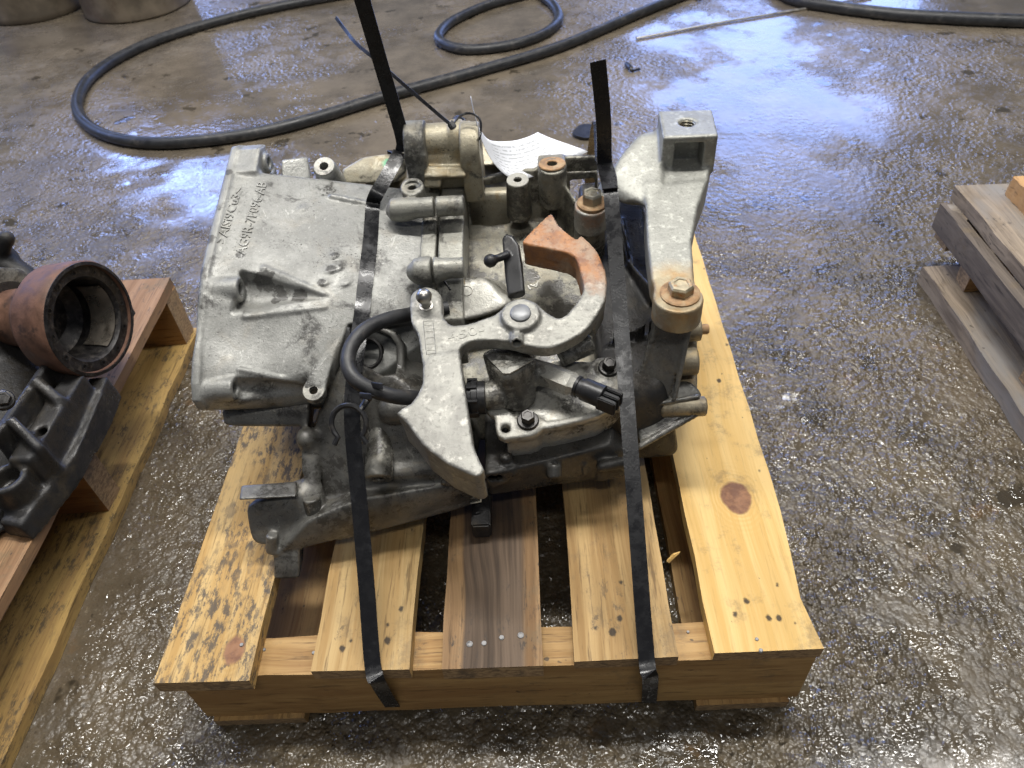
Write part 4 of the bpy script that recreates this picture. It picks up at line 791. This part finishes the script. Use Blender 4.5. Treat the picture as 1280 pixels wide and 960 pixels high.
tb0 = P(503, 190, .400); ribbon('tail', dense([tb0, P(502, 168, .420), P(502, 168, .420)+A(-.008, -.010, .09), P(502, 168, .420)+A(-.020, -.030, .24)], 8), .0155, None, None, None, parent=sL)
sR = empty('packing_strap', (.14, 0, .01), 'black plastic strap beside the mount bracket, cut tail standing up', 'strap', 'black packing straps')
top = P(760, 215, .408); edge = P(808, 822, .128)+A(0, -.001, 0)
path = [top+A(-.004, .02, .002), top, P(764, 245, .400)]+[P(764, 245, .400)+(edge-P(764, 245, .400))*t for t in (.25, .5, .75)]+[edge, P(812, 842, .115)+A(0, -.004, 0), P(811, 876, .018)+A(0, -.002, 0)]
path = dense(path, 5)+[path[-1]+A(.002, .02, -.005), path[-1]+A(.002, .64, -.005)]
ribbon('band', path, .0150, None, None, None, parent=sR)
ribbon('band', dense([top+A(-.004, .02, .002), A(.145, .53, .39), A(.148, .66, .25), A(.15, .724, .1)], 5), .0150, None, None, None, parent=sR)
t0 = P(756, 205, .412); ribbon('tail', dense([top+A(0, -.002, .001), t0, t0+A(-.003, -.003, .05), t0+A(-.010, -.008, .108)], 8), .0150, None, None, None, parent=sR, side=(1, .1, 0))
ribbon('seal', dense([P(754, 196, .414), P(763, 236, .406)], 2), .0158, None, None, None, parent=sR, thick=.0018)
# ------------------------------------------------------------------ cable tie and paper tag
ct = empty('cable_tie', tuple(P(565, 157, .43)), 'thin black cable tie with long tail on the rear lug', 'cable tie')
ribbon('tail', dense([P(565, 157, .436), P(548, 143, .445), P(512, 112, .47), P(470, 75, .492), P(446, 55, .50), P(432, 38, .507), P(420, 22, .515)], 5), .0036, None, None, None, 'cable_tie_nylon', .0014, (.4, .3, .8), parent=ct)
b = bmesh.new(); lp = [P(565, 157, .436), P(573, 147, .440), P(582, 142, .442), P(592, 143, .442), P(600, 150, .438), P(601, 162, .430), P(598, 174, .42), P(585, 165, .40)+A(0, .02, 0), P(570, 160, .41)+A(0, .03, 0), P(563, 160, .43)+A(0, .01, 0)]; sweep(b, catmull(lp+[lp[0]], 5)[:-1], .0013, 6, True); bm_link(b, 'loop', 'cable_tie_nylon', ct)
b = bmesh.new(); bmesh.ops.create_cube(b, size=1)
hd = P(565, 157, .437); hx, hy, hz = frame((.5, -.5, .7), (1, 1, 0))
for q in b.verts: q.co = Vector(hd+q.co.x*.007*hx+q.co.y*.0075*hy+q.co.z*.006*hz)
bmesh.ops.bevel(b, geom=b.edges[:], offset=.001, segments=2, affect='EDGES'); bm_link(b, 'head', 'cable_tie_nylon', ct)
Ac = catmull([P(588, 122, .455), P(593, 145, .437), P(600, 164, .418), P(612, 177, .402), P(636, 177, .395), P(656, 171, .394), P(672, 163, .396)], 5)
Bc = catmull([P(589, 124, .455), P(595, 150, .434), P(604, 178, .408), P(620, 206, .380), P(646, 224, .366), P(690, 214, .364), P(735, 192, .372)], 5)
b = bmesh.new(); uvl = b.loops.layers.uv.new('UVMap'); nu, nv = len(Ac), 9; G = []
for i in range(nu):
    G.append([b.verts.new(Ac[i]+(Bc[i]-Ac[i])*j/(nv-1)+A(0, 0, .0025*math.sin(3.1*j/(nv-1)+i*.15))) for j in range(nv)])
for i in range(nu-1):
    for j in range(nv-1):
        f_ = b.faces.new((G[i][j], G[i+1][j], G[i+1][j+1], G[i][j+1]))
        for lp_, (ii, jj) in zip(f_.loops, ((i, j), (i+1, j), (i+1, j+1), (i, j+1))): lp_[uvl].uv = (ii/(nu-1), jj/(nv-1))
me = bpy.data.meshes.new('paper_tag'); b.to_mesh(me); b.free(); smooth(me); tg = link('paper_tag', me, 'printed_paper'); tag(tg, 'curled white printed paper tag behind the gearbox', 'tag')
md = tg.modifiers.new('thickness', 'SOLIDIFY'); md.thickness = .0004
# ------------------------------------------------------------------ differential on the left pallet
df = empty('differential', (-.72, .35, Z3), 'black differential with a rusty brown output cup on the left pallet', 'differential')
cupc = P(112, 399, .235); cax = unit((.96, -.20, .08))
b = bmesh.new(); lathe(b, cupc, cax, [(r*1.1, h) for r, h in [(.030, -.135), (.034, -.10), (.037, -.080), (.054, -.056), (.061, -.046), (.0645, -.015), (.0655, 0), (.0640, .003), (.0600, .003), (.0590, -.004)]], 56, caps=False); cup = bm_link(b, 'output_cup', 'cup_rust', df, ang=35, label='rusty brown output cup')
b = bmesh.new(); lathe(b, cupc, cax, [(r*1.1, h) for r, h in [(.0640, .0008), (.0640, .0040), (.0605, .0045), (.0600, -.001), (.0480, -.001), (.0462, -.004), (.0445, -.016), (.0435, -.055), (.030, -.066), (.0, -.067)]], 56, caps=False); bm_link(b, 'cup_face', 'cup_black', cup, ang=30)
b = bmesh.new(); uu, vv_, nn = frame(cax, (0, 0, 1)); 
pr = [(.0458, -.008), (.0446, -.018), (.0437, -.040), (.0425, -.041), (.0432, -.017), (.0447, -.006)]
rings = []
for an in np.linspace(math.radians(185), math.radians(292), 18): rings.append([b.verts.new(cupc+cax*(h+.0005)+(r-.0012)*1.1*(math.cos(an)*uu+math.sin(an)*vv_)) for r, h in pr])
for a, c in zip(rings, rings[1:]):
    for k in range(len(pr)): b.faces.new((a[k], a[(k+1) % len(pr)], c[(k+1) % len(pr)], c[k]))
bm_link(b, 'bearing_race', 'bare_steel', cup)
for k in range(12):
    an = k*math.pi/6+.2; cc = cupc+.0590*(math.cos(an)*uu+math.sin(an)*vv_); b = bmesh.new(); lathe(b, cc, cax, [(.0036, -.001), (.0040, -.0004), (.0024, -.0003), (.0022, -.003)], 10); bm_link(b, 'bolt_hole', 'black_plastic', cup)
b = bmesh.new(); bmesh.ops.create_cube(b, size=1); cc = cupc+cax*.0+.0735*unit(A(.1, .8, -.45))
for q in b.verts: q.co = Vector(cc)+Vector((q.co.x*.012, q.co.y*.009, q.co.z*.022))
bm_link(b, 'clamp_ear', 'cup_black', cup)
dc = Cast((-1.02, -.02, .122), (-.48, .62, .36), .0032)
base = cupc-cax*.135
dc.add(cyl(base-cax*.12, base+cax*.02, .085, .05), .01)
dc.add(ball(base-cax*.14-A(0, 0, .03), .085, (1, 1.1, .9)), .02)
dc.add(hull([A(-.98, .02, .13), A(-.58, .02, .13), A(-.522, .20, .13), A(-.518, .36, .13), A(-.98, .5, .13), A(-.6, .5, .13), A(-.96, .06, .22), A(-.62, .06, .20), A(-.57, .34, .185), A(-.96, .46, .24), A(-.64, .46, .22)], .012), .012)
def rib(p, q, w, h): t = unit((q-p)*A(1, 1, 0)); sd_ = A(-t[1], t[0], 0)*w; return hull([p+sd_, p-sd_, q+sd_, q-sd_]+[x+A(0, 0, -h) for x in (p+sd_*1.4, p-sd_*1.4, q+sd_*1.4, q-sd_*1.4)], .003)
for (p, q, w_, h_) in ((P(66, 440, .215), P(-10, 545, .22), .005, .06), (P(92, 466, .195), P(22, 575, .195), .013, .06), (P(122, 470, .17), P(97, 545, .158), .012, .04), (P(97, 545, .158), P(10, 655, .150), .014, .03), (P(40, 470, .225), P(75, 500, .20), .006, .05), (P(10, 520, .225), P(50, 560, .20), .005, .05)): dc.add(rib(p, q, w_, h_), .005)
dc.add(hull([P(100, 480, .165), P(124, 478, .165), P(110, 520, .15), P(92, 560, .14), P(85, 550, .165), P(100, 480, .13), P(124, 478, .13), P(92, 560, .127)], .004), .004)
a = P(72, 545, .168); dc.cut(cyl(a+A(0, -.02, .03), a+A(0, .005, -.01), .006), .002)
a = P(6, 596, .185); dc.add(cyl(a-A(0, 0, .04), a, .022), .006).cut(cyl(a-A(0, 0, .02), a+A(0, 0, .02), .014), .002)
dc.add(cyl(P(0, 465, .25), P(20, 455, .25), .055, .05), .01) if False else None
dc.obj('case', 'black_alloy', df, 'black oily differential case with ribs')
b = bmesh.new(); lathe(b, base+cax*.02, cax, [(.060, -.012), (.063, -.010), (.063, -.002), (.058, 0), (.046, 0), (.044, -.006)], 40); bm_link(b, 'seal_ring', 'case_alloy', df, label='pale seal ring behind the cup')
arm = Cast((-1.0, .35, .15), (-.5, .75, .40), .0028)
for (p, q, r1, r2) in ((P(52, 362, .22), P(28, 345, .23), .014, .015), (P(28, 345, .23), P(-5, 320, .25), .016, .018), (P(-5, 325, .25), P(8, 298, .28), .012, .010), (P(-5, 330, .24), P(-60, 400, .2), .03, .03)): arm.add(caps(p, q, r1, r2), .006)
a = P(42, 354, .225); arm.cut(cyl(a+A(.02, -.03, .02), a-A(.02, -.03, .02), .0055), .001); arm.obj('support_arm', 'black_alloy', df)
bolt(P(4, 500, .262), (.5, -.4, .7), .014, .008, .011, 'dark_steel', df)
# ------------------------------------------------------------------ hoses, drums and small litter on the floor
def floor_hose(pts, r, label, z=None):
    b = bmesh.new(); pp = [P(x, y, (z or {}).get(i, r)) for i, (x, y) in enumerate(pts)]; sweep(b, catmull(pp, 10), r, 14); o = bm_link(b, 'rubber_hose', 'hose_rubber'); tag(o, label, 'hose', 'black hoses on the floor'); return o
floor_hose([(940, -40), (860, -8), (800, 16), (700, 58), (600, 88), (480, 121), (400, 146), (330, 164), (250, 176), (180, 178), (130, 168), (102, 148), (97, 125), (112, 98), (150, 71), (210, 45), (300, 19), (380, 2), (470, -14)], .0142, 'thick black hose looping round at the upper left')
floor_hose([(705, -40), (684, -14), (655, -6), (620, 3), (590, 14), (560, 30), (548, 46), (560, 57), (590, 62), (640, 56), (680, 42), (698, 25), (693, 8), (676, -6), (650, -25)], .0135, 'thin black hose coil beyond the gearbox', None)
floor_hose([(960, -20), (990, -2), (1040, 8), (1120, 18), (1200, 23), (1300, 27), (1400, 30)], .0165, 'black hose running to the upper right corner')
def drum(px, py, r, label):
    c = P(px, py, 0.0); c = c+A(-.08, r*.95, 0)*0+A(0, r, 0); b = bmesh.new()
    lathe(b, (c[0], c[1], .001), (0, 0, 1), [(r*.97, 0), (r, .006), (r, .02), (r*.985, .03), (r*.985, .16), (r*1.02, .175), (r*1.02, .19), (r*.985, .205), (r*.985, .42), (r*1.02, .435), (r*1.0, .45), (r*.96, .45), (r*.95, .44)], 48); o = bm_link(b, 'steel_drum', 'drum_steel'); tag(o, label, 'drum', 'drums at the back'); return o
drum(20, 33, .165, 'brown steel drum at the upper left corner'); drum(150, 31, .175, 'tan steel drum beside the blue reflection')
b = bmesh.new(); sweep(b, [P(795, 48, .004), P(900, 28, .004), P(1005, 11, .004), P(1090, -4, .004)], .0035, 6); o = bm_link(b, 'steel_rod', 'ball_steel'); tag(o, 'thin straight steel rod lying on the wet floor', 'rod')
b = bmesh.new(); n_ = 18; pts = [P(733+30*math.cos(t)*(1+.15*math.sin(3*t))*.55, 166+11*math.sin(t)*.8, .003) for t in np.linspace(0, 2*math.pi, n_, endpoint=False)]; vs = [b.verts.new(p) for p in pts]; f_ = b.faces.new(vs); r_ = bmesh.ops.extrude_face_region(b, geom=[f_])
for q in r_['geom']:
    if isinstance(q, bmesh.types.BMVert): q.co.z += .005
o = bm_link(b, 'metal_scrap', 'dark_steel'); tag(o, 'flat dark scrap of metal on the floor behind the strap tail', 'scrap')
b = bmesh.new(); sweep(b, catmull([P(783, 80, .006), P(788, 84, .010), P(790, 88, .005), P(800, 86, .004)], 4), [.006]*5+[.005]*4+[.003]*4, 7); o = bm_link(b, 'debris_bit', 'dark_steel'); tag(o, 'tiny dark bit of debris on the bluish floor', 'scrap')  # twig-like bit of floor debris
